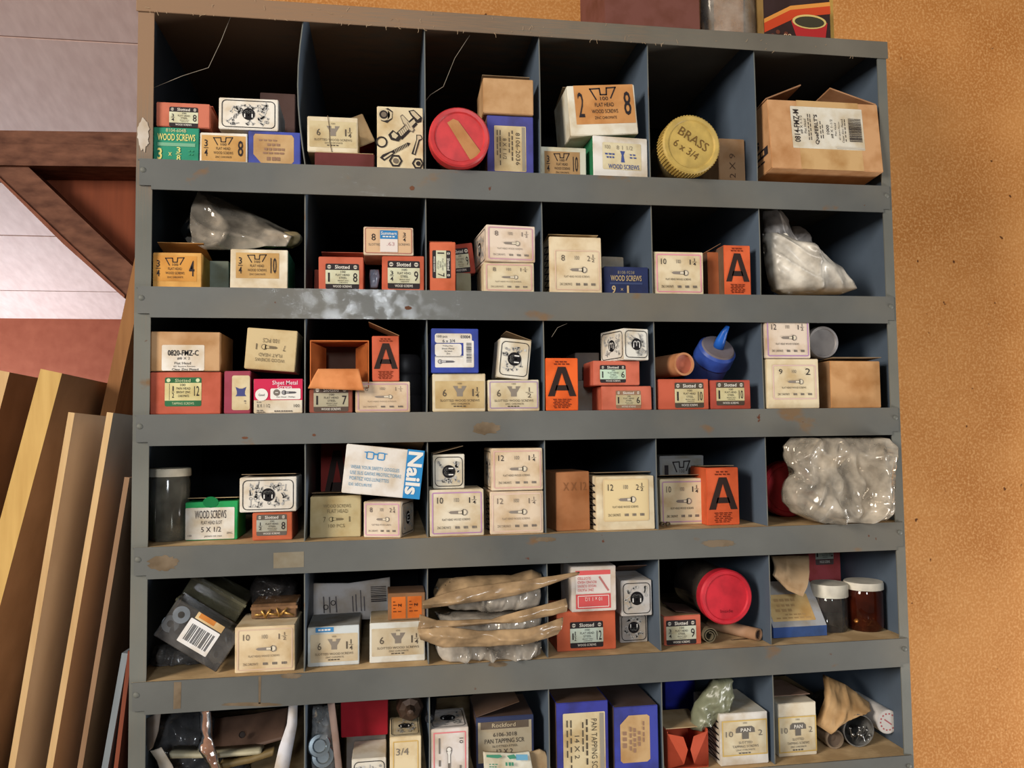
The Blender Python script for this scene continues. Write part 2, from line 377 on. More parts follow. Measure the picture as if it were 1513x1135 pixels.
def t_pan(a, b):
    def f(F, lab, k):
        lab.rect(F, 0, 0, 1, 1, (214, 202, 172), 1); k.frame(F, 0, 0, 1, 1, .001, .0014, (204, 172, 100), 2)
        g = (108, 102, 94)
        k.text(F, '100', .45, .06, .57, .11, g)
        k.poly(F, [(.3, .36), (.31, .24), (.37, .18), (.66, .18), (.72, .24), (.73, .36)], g, 2); k.rect(F, .44, .36, .59, .54, g, 2)
        k.text(F, 'PAN', .41, .23, .63, .33, WH, 4, .01)
        k.text(F, a, .08, .3, .24, .46, g); k.text(F, b, .8, .3, .89, .46, g)
        k.text(F, 'SLOTTED', .36, .6, .66, .67, g); k.text(F, 'TAPPING SCREWS', .22, .71, .8, .78, g); k.text(F, 'ZINC CHROMATE', .3, .82, .72, .87, g); bars(k, F, [(.36, .91, .64, .95, 4)], g)
    return f
# ------------------------------------------------------------------ the cartons
LV = {1: .2669, 2: .1326, 3: 0.0, 4: -.1348, 5: -.2694, 6: -.4028}
F_ = {r: Z0 + z for r, z in LV.items()}
DX = [-.4265, -.2589, -.1298, -.0002, .1286, .2599, .4265]
TOP = {}
def carton_mesh(name, root, w_, d, h, mf, ms, jit=.0007, bev=.0007, seed=0, openb=False):
    rnd = random.Random(seed); bm = bmesh.new()
    bx(bm, -w_ / 2, w_ / 2, 0, d, 0, h, 1, 0)
    for v in bm.verts:
        if v.co.z > h / 2: v.co.x += rnd.uniform(-jit, jit) * .6; v.co.z -= rnd.uniform(0, jit)
    bmesh.ops.bevel(bm, geom=bm.edges[:], offset=bev, segments=2, affect='EDGES')
    return finish(bm, name, [mf, ms], root)
def faces_of(w_, d, h):
    return {'front': Fr((-w_ / 2, 0, h), (w_, 0, 0), (0, 0, -h), (0, -1, 0)), 'left': Fr((-w_ / 2, d, h), (0, -d, 0), (0, 0, -h), (-1, 0, 0)),
            'right': Fr((w_ / 2, 0, h), (0, d, 0), (0, 0, -h), (1, 0, 0)), 'top': Fr((-w_ / 2, d, h), (w_, 0, 0), (0, -d, 0), (0, 0, 1))}
NBOX = [0]
def box(key, label, x, y, row=None, on=None, sb=.006, d=.07, yaw=0, roll=0, col=WH, side=None, art=None, L=None, rot=0, group=None, name='screw_box', cat='box', flap=None, cell=None, lift=0, h=None, flapcol=None, more=(), tilt=0):
    """x=(left,right), y=(top,bottom) of the front face in the photograph; sb = how far the face stands behind the shelf edge"""
    NBOX[0] += 1
    xm = (x[0] + x[1]) / 2; ym = (y[0] + y[1]) / 2
    if on is None: zb = F_[row] + .0004
    else: zb = max(TOP[k] for k in (on if isinstance(on, (tuple, list)) else (on,))) + .0005
    zb += lift
    if sb == 'floor': sb = min(max(atz(xm, y[1], zb).y, .002), .2)
    A, B = at(x[0], ym, sb).x, at(x[1], ym, sb).x
    if cell and not roll:
        A = max(A, DX[cell - 1] + .0021); B = min(B, DX[cell] - .0021)
    cy = math.cos(math.radians(yaw)); cx = (A + B) / 2
    if roll:
        w_, H = (B - A), h; a = math.radians(abs(roll)); zc = zb + w_ / 2 * math.sin(a) + H / 2 * math.cos(a)
        q = math.radians(roll); loc = Vector((cx - math.sin(q) * H / 2, sb, zc - math.cos(q) * H / 2)); top = zc + w_ / 2 * math.sin(a) + H / 2 * math.cos(a)
    else:
        w_ = (B - A) / cy; H = h if h else at(xm, y[0], sb).z - zb; loc = Vector((cx, sb, zb)); top = zb + H
    root = empty(name, loc, (math.radians(tilt), math.radians(roll), math.radians(yaw)))
    tag(root, label, cat, group)
    TOP[key] = top
    mf = paper(col); ms = paper(side or tuple(int(v * .96) for v in col))
    carton_mesh('carton', root, w_, d, H, mf, ms, seed=NBOX[0])
    FF = faces_of(w_, d, H)
    arts = ([('front', art, L, rot)] if art else []) + list(more)
    for (face, fn, LL, rr) in arts:
        lab, k = Pr(), Pr(); G = FF[face]
        if LL or rr: G = G.sub(*(LL or (0, 0, 1, 1)), rr)
        fn(G, lab, k)
        lo = lab.build('label', root, True)
        k.build('print', lo if lo else root)
    if flap:   # an opened lid flap: (edge, angle, length)
        e, ang, ln = flap; t = .0006; bm = bmesh.new(); a = math.radians(ang)
        if e == 'b':
            p = [(-w_ / 2 + .001, d, H), (w_ / 2 - .001, d, H), (w_ / 2 - .001, d - math.cos(a) * ln, H + math.sin(a) * ln), (-w_ / 2 + .001, d - math.cos(a) * ln, H + math.sin(a) * ln)]
        elif e == 'f':
            p = [(-w_ / 2 + .001, .001, H), (w_ / 2 - .001, .001, H), (w_ / 2 - .002, .001 + math.cos(a) * ln, H + math.sin(a) * ln), (-w_ / 2 + .002, .001 + math.cos(a) * ln, H + math.sin(a) * ln)]
        elif e == 'l':
            p = [(-w_ / 2, .001, H), (-w_ / 2, d, H), (-w_ / 2 + math.cos(a) * ln, d, H + math.sin(a) * ln), (-w_ / 2 + math.cos(a) * ln, .001, H + math.sin(a) * ln)]
        else:
            p = [(w_ / 2, d, H), (w_ / 2, .001, H), (w_ / 2 - math.cos(a) * ln, .001, H + math.sin(a) * ln), (w_ / 2 - math.cos(a) * ln, d, H + math.sin(a) * ln)]
        v0 = [bm.verts.new(q) for q in p]; v1 = [bm.verts.new((q[0], q[1], q[2] + t)) for q in p]
        bm.faces.new(v0[::-1]); bm.faces.new(v1)
        for i in range(4): bm.faces.new((v0[i], v0[(i + 1) % 4], v1[(i + 1) % 4], v1[i]))
        finish(bm, 'flap', [paper(flapcol or (150, 128, 100))], root)
    return root
# ------------------------------------------------------------------ the room
def hardboard():
    m, nt, b = newmat('hardboard')
    r, n = noise_mix(nt, lin((174, 112, 54)), lin((194, 134, 74)), 7, .3, .7, 8)
    r2, n2 = noise_mix(nt, (0, 0, 0, 1), (1, 1, 1, 1), 260, .45, .75, 3, 'Object', 4)
    c = mixc(nt, r.outputs[0], lin((212, 158, 100)), r2.outputs[0])
    r3, n3 = noise_mix(nt, (0, 0, 0, 1), (1, 1, 1, 1), 62, .72, .76, 2, 'Object', 9)
    c = mixc(nt, c, lin((96, 56, 26)), r3.outputs[0])
    nt.links.new(c, b.inputs['Base Color']); b.inputs['Roughness'].default_value = .8; b.inputs['Specular IOR Level'].default_value = .15
    bump(nt, b, n2.outputs['Fac'], .25, .0012)
    return m
tag(boxobj('wall_back', [hardboard()], None, -.40, 2.6, .312, .33, 0, 3.0), kind='structure')
tag(boxobj('floor', [plain((120, 112, 104), .9)], None, -4, 3, -3.6, 3.6, -.05, 0), kind='structure')
tag(boxobj('wall_far', [wood((150, 80, 58), (164, 92, 68), 'redwall', (.3, 1, .3))], None, -4, 1.6, 3.5, 3.56, 0, 2.3), kind='structure')
def ceil_z(y): return 2.02 + .35 * (3.5 - y)
def on_ceil(px, py):
    d = ray(px, py); t = (ceil_z(0) - .35 * CP.y - CP.z) / (d.z + .35 * d.y); return CP + d * t
cs = [3.52, on_ceil(60, 430).y, on_ceil(60, 349).y, on_ceil(60, 57).y, .35]
ceil_m, nt, b = newmat('white_ceiling_board')
r, n = noise_mix(nt, lin((212, 180, 168)), lin((226, 196, 184)), 40, .3, .7, 4, 'Object', 0, (1, .08, 1))
nt.links.new(r.outputs[0], b.inputs['Base Color']); b.inputs['Roughness'].default_value = .7; bump(nt, b, n.outputs['Fac'], .2, .002)
ceil = tag(empty('ceiling', (-1.2, 2, ceil_z(2))), kind='structure')
for y1, y0 in zip(cs[:-1], cs[1:]):
    bm = bmesh.new(); bx(bm, -2.8, 2.2, y0 - 2 + .0035, y1 - 2 - .0035, 0, .02)
    for v in bm.verts: v.co.z += -.35 * v.co.y
    finish(bm, 'ceiling_panel', [ceil_m], ceil)
bm = bmesh.new(); bx(bm, -2.8, 2.2, .35 - 2, 1.52, .022, .03)
for v in bm.verts: v.co.z += -.35 * v.co.y
finish(bm, 'ceiling_backing', [plain((70, 60, 56), .9)], ceil)
# roof frame: beam, knee brace and infill
rust = wood((86, 52, 38), (126, 84, 64), 'rusty_beam', (.4, 1, 1))
TY = 1.05
tr = tag(empty('roof_frame', at(120, 600, TY)), 'brown wooden beam with diagonal knee brace below the white ceiling', 'beam'); tr.location.z = 0
def prism(name, pix, y0, y1, mats, parent):
    o = parent.location; P = [at(px, py, y0) - o for px, py in pix]; bm = bmesh.new()
    f = [bm.verts.new((p.x, y0 - o.y, p.z)) for p in P]; g = [bm.verts.new((p.x, y1 - o.y, p.z)) for p in P]; n = len(P)
    bm.faces.new(f); bm.faces.new(g[::-1])
    for i in range(n): bm.faces.new((f[i], f[(i + 1) % n], g[(i + 1) % n], g[i]))
    return finish(bm, name, mats, parent)
prism('upper_beam', [(-500, 186), (330, 197), (330, 218), (-500, 206)], TY + .02, TY + .12, [rust], tr)
prism('beam', [(-500, 206), (330, 216), (330, 248), (-500, 238)], TY - .03, TY + .1, [rust], tr)
prism('knee_brace', [(-25, 240), (38, 243), (110, 312), (205, 402), (205, 454), (184, 438), (96, 356)], TY - .02, TY + .07, [rust], tr)
prism('brace_edge', [(-30, 238), (-24, 240), (96, 354), (184, 436), (184, 441), (94, 361)], TY - .03, TY + .08, [wood((120, 70, 52), (142, 88, 66), 'brace_edge')], tr)
prism('infill_panel', [(30, 240), (330, 245), (330, 560), (200, 430)], TY + .075, TY + .09, [wood((118, 58, 34), (138, 70, 42), 'infill')], tr)
_a = at(225, 600, TY).x; _b = at(300, 600, TY).x
boxobj('post', [rust], tr, _a - tr.location.x, _b - tr.location.x, TY - tr.location.y, TY + .07 - tr.location.y, 0, 2.2)
# leaning boards
def board(label, top, bot, y, th, dep, edge, face, top2=None):
    P, Q = at(top[0], top[1], y), at(bot[0], bot[1], y); k = Q.z / (P.z - Q.z); G = Q + (Q - P) * k
    u = (P - G).normalized(); n = Vector((u.z, 0, -u.x))
    o = G + Vector((0, 0, 0)); bm = bmesh.new()
    if G.z < 0: pass
    a = [Vector((0, 0, 0)), n * th, P - G + n * th, P - G]
    a[1].z = 0; a[1].x = th / u.z
    dz = (-.01 if top2 is None else top2)
    f = [bm.verts.new(p) for p in a]; g = [bm.verts.new((p.x, dep, p.z + (dz if i > 1 else 0))) for i, p in enumerate(a)]
    fs = [bm.faces.new(f)]; fs[0].material_index = 1
    bm.faces.new(g[::-1])
    for i in range(4):
        q = bm.faces.new((f[i], f[(i + 1) % 4], g[(i + 1) % 4], g[i])); q.material_index = 1 if i == 2 else 0
    ob = finish(bm, 'leaning_board', [face, edge], None); ob.location = o
    return tag(ob, label, 'board', 'boards leaning beside the shelf')
wd = wood((140, 108, 80), (160, 126, 96), 'dark_face', (1, .3, .1)); wd2 = wood((212, 190, 164), (224, 204, 180), 'grey_face', (1, .3, .1))
we = wood((196, 158, 108), (222, 188, 138), 'raw_edge'); we2 = wood((186, 148, 84), (212, 176, 108), 'yellow_edge', (1, 1, .1)); wo = wood((128, 84, 48), (160, 112, 66), 'orange_board', (1, 1, .08))
wg = wood((120, 128, 132), (146, 152, 156), 'blue_strip'); wr = wood((120, 62, 44), (146, 80, 56), 'red_strip')
board('dark brown board at the far left edge, leaning behind the yellow-edged plywood', (-2, 547), (-60, 768), .30, .014, .5, we, wd)
board('thick plywood board with a broad yellow layered edge, second board from the left', (60, 545), (0, 768), .22, .026, .55, we2, wd)
board('thin hardboard sheet with a ragged pale edge, left of the two lowest sheets', (101, 609), (12, 1135), .06, .0065, .45, we, wd2)
board('thin hardboard sheet with a clean pale edge, nearest the grey shelf', (158, 609), (68, 1135), .05, .0065, .42, we, wd2)
board('tall orange-brown plank reaching highest, tucked against the shelf side', (201, 372), (160, 560), .34, .018, .3, wo, wo)
board('narrow brown batten low behind the thin sheets', (184, 705), (114, 1135), .018, .005, .2, wd, wd)
board('narrow pale blue-grey strip low beside the shelf', (180, 965), (150, 1135), .012, .006, .16, wg, wg)
board('narrow reddish strip low beside the blue-grey strip', (189, 962), (168, 1135), .010, .004, .16, wr, wr)
# ------------------------------------------------------------------ the steel shelf
TOPZ = Z0 + .4456; DEP = .30
S = tag(empty('storage_shelf', (0, .15, 0)), 'grey steel pigeonhole shelf with rows of bins full of screw boxes', 'shelf')
def sb_(name, kind, x0, x1, y0, y1, z0, z1, par=None, bev=0):
    return boxobj(name, [steel(kind)], par or S, x0, x1, y0 - .15, y1 - .15, z0, z1, bev=bev)
sb_('side_panel', 'divider', -.43, -.4285, .002, DEP, 0, TOPZ); sb_('side_panel', 'divider', .4285, .43, .002, DEP, 0, TOPZ)
sb_('back_panel', 'back', -.4285, .4285, DEP, DEP + .0015, 0, TOPZ)  # near-black: the unlit depth of the bins is put into its colour
sb_('post', 'dirtypost', -.43, -.414, .0006, .0022, 0, TOPZ - .012); sb_('post', 'post', .4183, .43, .0006, .0022, 0, TOPZ - .012)
tp = sb_('top_panel', 'top', -.43, .43, .0, DEP, TOPZ - .0015, TOPZ)
sb_('header', 'top', -.4315, .4315, -.0016, .0002, TOPZ - .0209, TOPZ, tp, .0005)
lv = [LV[r] for r in range(1, 7)] + [LV[6] - .134 * k for k in range(1, 8)]
for i, z in enumerate(lv):
    z += Z0
    bm = bmesh.new(); fs = bx(bm, -.4283, .4283, .0 - .15, DEP - .15, z - .0014, z); fs[4].material_index = 1
    sh = finish(bm, 'shelf_board', [steel('shelf'), steel('dust')], S)
    bm = bmesh.new(); y0, y1 = -.0016 - .15, .0002 - .15; zl = z - .0322
    # lip notched at both lower corners where it meets the posts
    pts = [(-.4262, z), (.4262, z), (.4262, zl + .004), (.4175, zl + .004), (.4175, zl), (-.4145, zl), (-.4145, zl + .004), (-.4262, zl + .004)]
    f = [bm.verts.new((x, y0, q)) for x, q in pts]; g = [bm.verts.new((x, y1, q)) for x, q in pts]
    bm.faces.new(f); bm.faces.new(g[::-1])
    for k in range(8): bm.faces.new((f[k], f[(k + 1) % 8], g[(k + 1) % 8], g[k]))
    finish(bm, 'lip', [steel('shelf')], sh)
    for sx in (-.4225, .4225):
        me = lathe([(0, .0016), (.0018, .0014), (.0028, .0006), (.003, 0)], 10); o = link('rivet', me, [steel('post')], sh); o.location = (sx, y0, z - .012); o.rotation_euler = (math.pi / 2, 0, 0)
    if i < 6:
        ztop = (TOPZ - .0016) if i == 0 else Z0 + lv[i - 1] - .0016
        for c in range(1, 6):
            bm = bmesh.new(); n = 8; bow = .008 if (i == 0 and c == 1) else random.uniform(-.0008, .0008); rows = []
            for k in range(n + 1):
                t = k / n; zz = z + .0002 + (ztop - z - .0002) * t; rows.append([bm.verts.new((DX[c] - bow * math.sin(math.pi * t) * q + s * .0006, yy - .15, zz)) for (yy, q) in ((.0035, 1), (.12, .4), (DEP - .0005, 0)) for s in (-1, 1)])
            for a, b2 in zip(rows[:-1], rows[1:]):
                for (p, q) in ((0, 1), (1, 3), (3, 5), (5, 4), (4, 2), (2, 0)): bm.faces.new((a[p], a[q], b2[q], b2[p]))
            for R_ in (rows[0], rows[-1]):
                bm.faces.new((R_[0], R_[1], R_[3], R_[2])); bm.faces.new((R_[2], R_[3], R_[5], R_[4]))
            for f in bm.faces:
                if all(v.co.y < .004 - .15 for v in f.verts): f.material_index = 1
            finish(bm, 'divider', [steel('divider'), steel('post')], S)
# worn patches on the lips, old paint on the post, dust hanging from the header
def patch(name, pts_, mat, par, y=-.0018):
    P = [at(x, y_, y) - Vector((0, .15, 0)) for x, y_ in pts_]; bm = bmesh.new(); v = [bm.verts.new((p.x, y - .15, p.z)) for p in P]; bm.faces.new(v)
    return finish(bm, name, [mat], par)
boards_ = [o for o in S.children if o.name.startswith('shelf_board')]
rustm = paper((122, 106, 86), .85, .3); rusty = paper((110, 72, 52), .9, .3)
def blot(cx, cy, rx, ry, seed, n=34):
    q = random.Random(seed); return [(cx + rx * math.cos(2 * math.pi * i / n) * q.uniform(.75, 1.1), cy + ry * math.sin(2 * math.pi * i / n) * q.uniform(.75, 1.1)) for i in range(n)][::-1]
for (i, cx, cy, rx, ry, mt) in ((0, 609, 278, 4, 3.5, rusty), (1, 603, 455, 6, 3, rusty), (2, 718, 633, 22, 10, rustm), (2, 362, 647, 5, 2, rusty), (2, 464, 643, 3, 2, rusty), (3, 241, 832, 24, 12, rustm), (3, 1062, 803, 26, 6, rustm), (3, 806, 797, 16, 4, rustm), (4, 430, 999, 18, 4, rustm), (4, 735, 982, 16, 4, rustm), (4, 372, 1041, 46, 3, rustm)):
    patch('rust_patch', blot(cx, cy, rx, ry, i * 7 + cx), mt, boards_[i])
patch('rust_patch', [(257, 1008), (256, 1048), (267, 1047), (268, 1008)][::1], rustm, boards_[4]); patch('rust_patch', [(382, 1000), (382, 1040), (385, 1040), (386, 999)], rustm, boards_[4]); patch('rust_patch', [(404, 817), (404, 840), (449, 838), (449, 815)], paper((134, 126, 108)), boards_[3])
patch('paint_smear', blot(212, 198, 9, 26, 4), paper((196, 186, 174)), S, -.0001)
bm = bmesh.new(); q = random.Random(5)
for i in range(80):
    x = q.uniform(-.425, .42) if i % 3 else q.uniform(-.425, .0); z = TOPZ - .0205 + (q.uniform(0, .02) if q.random() < .5 else 0); L = q.uniform(.001, .0065); a = q.uniform(-2.6, -.5); p0 = Vector((x, -.1522, z))
    for s in range(3):
        a += q.uniform(-.7, .7); p1_ = p0 + Vector((math.cos(a), q.uniform(-.2, .1), math.sin(a))) * L / 3; w_ = Vector((-math.sin(a), 0, math.cos(a))) * .00022
        bm.faces.new([bm.verts.new(v) for v in (p0 - w_, p0 + w_, p1_ + w_, p1_ - w_)]); p0 = p1_
o = finish(bm, 'dust_fringe', [paper((170, 146, 118))], tp); o['kind'] = 'stuff'
# ------------------------------------------------------------------ builders for jars, bags, paper
def lying_jar(key, label, px, py, rpx, y, zb, lidc, body, blen=.09, lidlen=.016, ribs=False, bodyr=.93, name='jar', cat='jar', lift=0, extra=None, group=None):
    c = at(px, py, y); r = rpx / FOC * (y - CP.y) / 1.0
    if zb is not None: c.z = zb + r + .0005
    c.y = y; c.z += lift
    root = tag(empty(name, c, (math.pi / 2, 0, 0)), label, cat, group)
    TOP[key] = c.z + r
    lid = lathe([(0, -.0022), (r * .8, -.0022), (r * .84, -.0004), (r * .95, 0), (r, -.002), (r, -lidlen), (r * .95, -lidlen - .0005), (r * .9, -lidlen)], 40)
    lo = link('lid', lid, [lidc], root)
    if ribs:
        bm = bmesh.new()
        for i in range(60):
            a = 2 * math.pi * i / 60; M = Matrix.Rotation(a, 4, 'Z')
            fs = bx(bm, r * .995, r + .0009, -.0007, .0007, -lidlen, -.003)
            for v in {v for f in fs for v in f.verts}: v.co = M @ v.co
        finish(bm, 'ribs', [lidc], lo)
    link('glass_body', lathe([(r * bodyr * .8, -lidlen + .001), (r * bodyr, -lidlen - .006), (r * bodyr, -blen + .006), (r * bodyr * .9, -blen), (0, -blen)], 36), [body], root)
    return root, lo, r
def standing_jar(key, label, x, y, row, lidh, lidc, body, name='jar', over=1.04, group=None, contents=None):
    zb = F_[row] + .0005; xm = (x[0] + x[1]) / 2
    yy = .02 if row < 4 else max(.006, atz(xm, y[1], zb).y)
    A, B = at(x[0], y[1], yy), at(x[1], y[1], yy); r = (B.x - A.x) / 2; yc = yy + r; A, B = at(x[0], y[1], yc), at(x[1], y[1], yc); r = (B.x - A.x) / 2; yc = yy + r
    c = Vector(((A.x + B.x) / 2, yc, zb)); H = at(xm, y[0], yc).z - zb
    root = tag(empty(name, c), label, 'jar', group); TOP[key] = zb + H
    lh = lidh * H; br = r / over
    link('glass_body', lathe([(0, 0), (br * .9, 0), (br, .004), (br, H - lh - .004), (br * .92, H - lh + .001)], 40), [body], root)
    link('lid', lathe([(br * .9, H - lh), (r, H - lh), (r, H - .0015), (r * .97, H), (0, H)], 40), [lidc], root)
    return root, c, br, H
def fnoise(x, z, s, amp, seed):
    """sharp outward creases; s = scale or (along, across, angle)"""
    su, sv, an = s if isinstance(s, tuple) else (s, s, 0)
    c_, s_ = math.cos(math.radians(an)), math.sin(math.radians(an)); u, v = (x * c_ + z * s_) * su, (-x * s_ + z * c_) * sv
    w1 = noise.noise(Vector((u * .7, v * .7, seed + 20))) * .6
    a = 1 - 2.2 * abs(noise.noise(Vector((u + w1, v - w1, seed)))); b = 1 - 2.2 * abs(noise.noise(Vector((u * 2.7 - w1, v * 2.1, seed + 5)))); d = 1 - 2.2 * abs(noise.noise(Vector((u * 5.1, v * 5.7, seed + 9))))
    return amp * (.8 * a * abs(a) + .28 * b * abs(b) + .05 * d)
def interp(pts, t):
    n = len(pts) - 1; i = min(int(t * n), n - 1); f = t * n - i
    return tuple(a + (b - a) * f for a, b in zip(pts[i], pts[i + 1]))
def pillow(name, label, cat, prof, y, T, mat, amp=.004, s=40, seed=0, nx=30, nz=30, parent=None, back=1.0, zmin=None, xlim=None):
    """closed crumpled bag; prof = rows (py, left, right) from top to bottom"""
    vs_, fs = [], []; ids = {}
    for side in (0, 1):
        for j in range(nz + 1):
            py, xl, xr = interp(prof, j / nz)
            for i in range(nx + 1):
                edge = i in (0, nx) or j in (0, nz)
                if side and edge: ids[(1, j, i)] = ids[(0, j, i)]; continue
                u = i / nx; v = j / nz
                P = at(xl + (xr - xl) * u, py, y); bulge = (max(0, 1 - (2 * u - 1) ** 2) * max(0, 1 - (2 * v - 1) ** 2)) ** .42
                k = fnoise(P.x, P.z, s, amp, seed + side * 9) * (0 if edge else 1)
                z = P.z if zmin is None else max(P.z, zmin)
                if xlim: P.x = min(max(P.x, xlim[0]), xlim[1])
                ids[(side, j, i)] = len(vs_); vs_.append((P.x, y + (-1 if side == 0 else back) * (T * bulge) - k, z))
    for side in (0, 1):
        for j in range(nz):
            for i in range(nx):
                q = [ids[(side, j, i)], ids[(side, j, i + 1)], ids[(side, j + 1, i + 1)], ids[(side, j + 1, i)]]
                fs.append(tuple(q if side == 1 else q[::-1]))
    c = Vector((sum(v[0] for v in vs_) / len(vs_), y, min(v[2] for v in vs_)))
    if parent is not None: c = parent.location
    me = bpy.data.meshes.new(name); me.from_pydata([tuple(Vector(v) - c) for v in vs_], [], fs); me.update()
    for p in me.polygons: p.use_smooth = True
    o = link(name, me, [mat], parent)
    if parent is None: o.location = c; tag(o, label, cat)
    return o
RZ = [None]
def ribbon(name, label, cat, up, lo, y, mat, th=.0008, bulge=.004, amp=.0015, s=50, seed=0, parent=None, n=28, m=8, ylo=None):
    zmin = RZ[0]
    """sheet between two lines of the photograph: y at its upper line, ylo at its lower line"""
    vs_, fs = [], []; ylo = y if ylo is None else ylo
    for side in (0, 1):
        for i in range(n + 1):
            a, b = interp(up, i / n), interp(lo, i / n)
            for j in range(m + 1):
                t = j / m; yy = y + (ylo - y) * t
                P = at(a[0] + (b[0] - a[0]) * t, a[1] + (b[1] - a[1]) * t, yy)
                vs_.append((P.x, yy - bulge * math.sin(math.pi * t) - fnoise(P.x, P.z, s, amp, seed) + (th if side else 0), P.z if zmin is None else max(P.z, zmin + .0005 * j)))
    N = (n + 1) * (m + 1)
    for i in range(n):
        for j in range(m):
            q = (i * (m + 1) + j, i * (m + 1) + j + 1, (i + 1) * (m + 1) + j + 1, (i + 1) * (m + 1) + j); fs += [q, tuple(N + k for k in q[::-1])]
    rim = [j for j in range(m + 1)] + [i * (m + 1) + m for i in range(1, n + 1)] + [n * (m + 1) + j for j in range(m - 1, -1, -1)] + [i * (m + 1) for i in range(n - 1, 0, -1)]
    for a, b in zip(rim, rim[1:] + rim[:1]): fs.append((b, a, N + a, N + b))
    c = Vector((sum(v[0] for v in vs_) / len(vs_), y, min(v[2] for v in vs_)))
    if parent is not None: c = parent.location
    me = bpy.data.meshes.new(name); me.from_pydata([tuple(Vector(v) - c) for v in vs_], [], fs); me.update()
    for p in me.polygons: p.use_smooth = True
    o = link(name, me, [mat], parent)
    if parent is None: o.location = c; tag(o, label, cat)
    return o
def tube(label, px, py, rpx, y, length, dirv, mat, inner, name='cardboard_tube', cat='tube', zb=None, wall=.82, endmat=None):
    c = at(px, py, y); r = rpx / FOC * (y - CP.y); c.y = y
    if zb is not None: c.z = zb + r + .0004
    q = Vector(dirv).normalized().to_track_quat('-Z', 'Y')
    root = tag(empty(name, c), label, cat); root.rotation_mode = 'QUATERNION'; root.rotation_quaternion = q
    link('wall', lathe([(r * wall, -length), (r, -length), (r, 0), (r * wall, 0), (r * wall, -length)], 28), [mat], root)
    if inner: link('end_disc', lathe([(0, -.004), (r * wall * .4, -.005), (r * wall, -.003)], 24), [inner], root)
    return root, r
# ------------------------------------------------------------------ contents of the bins
ORG = (198, 102, 76); ORF = (198, 114, 90); AOR = (222, 102, 58); BLU = (52, 66, 150); WHT = (232, 228, 220); CRE = (226, 214, 186); KRA = (196, 150, 104); KRD = (164, 124, 88)
G1, G2, G3, G4, G5, G6 = 'orange boxes with slotted-screw labels', 'boxes with tan flat-head labels', 'cream boxes with screw outlines in thin frames', 'white boxes with the round m mark', 'orange boxes with a large letter A', 'cream boxes of slotted wood screws'
SL = (.25, .2, .78, 1.0)
# ---------------- row 1
def a_green(F, lab, k):
    y = (226, 214, 130)
    k.text(F, '8104-604B', .28, .05, .72, .15, (198, 200, 150)); k.text(F, 'WOOD SCREWS', .1, .2, .92, .4, y, 3, .012); k.rect(F, .1, .46, .92, .56, (120, 172, 140), 2)
    k.text(F, '3', .1, .62, .2, .96, y, 3, .02); k.text(F, 'x', .34, .74, .41, .84, y); frac(k, F, ('3', '8'), .5, .58, .62, .98, y); bars(k, F, [(.76, .66, .9, .7, 2), (.77, .76, .89, .8, 2)], (60, 150, 110))
box('1g', 'teal green wood screws box with yellow lettering, bottom left of the top row', (226, 294), (188, 237), 1, col=(46, 142, 112), side=(58, 78, 160), art=a_green, cell=1)
box('1c', 'white box with tan label marked 3/4 8, between green and blue boxes', (295, 366), (196, 239), 1, art=t_flat(('3', '4'), '8'), L=(.04, .1, .96, .93), cell=1, group=G2)
def a_oct(F, lab, k):
    lab.poly(F, [(.06, .02), (.94, .02), (.99, .12), (.99, .9), (.94, .98), (.2, .98), (.02, .7), (.02, .1)], (198, 164, 118), 1)
    bars(k, F, [(.15, .2, .6, .25, 4), (.35, .33, .68, .41, 3), (.28, .48, .8, .56, 5), (.25, .62, .78, .68, 4), (.34, .78, .7, .9, 3)], (150, 118, 96))
box('1d', 'blue box with worn octagonal tan label in the top left bin', (367, 444), (194, 241), 1, col=(72, 84, 168), art=a_oct, L=(.08, .08, .88, .96), cell=1)
box('1a', 'faded orange slotted screw box marked 3/4 8 on top of the green box', (231, 310), (152, 188), on='1g', col=ORF, art=t_slotted(('3', '4'), '8'), L=(.24, .18, .78, 1.0), cell=1, group=G1, flap=('b', 6, .05), flapcol=(176, 92, 70))
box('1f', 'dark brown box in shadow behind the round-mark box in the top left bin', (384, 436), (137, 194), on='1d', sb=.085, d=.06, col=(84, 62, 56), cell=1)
box('1e', 'white round-mark box on top of the tan-label and blue boxes, top row', (323, 411), (145, 195), on=('1c', '1d'), art=t_m(), d=.06, group=G4, cell=1)
box('1m', 'crushed dark maroon box under the cream box in the second top bin', (465, 553), (226, 245), 1, sb=.004, d=.1, col=(104, 50, 48), side=(150, 110, 84), cell=2, flap=('f', 12, .02), flapcol=(196, 168, 128))
box('1b', 'cream box tied with string marked 6 1 1/4, resting on the maroon box', (450, 529), (172, 226), on='1m', d=.055, col=CRE, art=t_slotw('6', ('1', '1', '4')), L=(.04, .14, .97, .86), cell=2, group=G6,
    more=[('front', lambda F, lab, k: k.line(F, [(.4, 0), (.43, .3), (.44, .7), (.48, 1)], .0008, (110, 92, 70), 4), None, 0)])
box('1h', 'tilted opened carton with red end behind the string-tied box', (474, 548), (150, 205), on='1m', sb=.062, d=.05, roll=-24, h=.036, lift=.012, col=(190, 162, 122), side=(196, 62, 50))
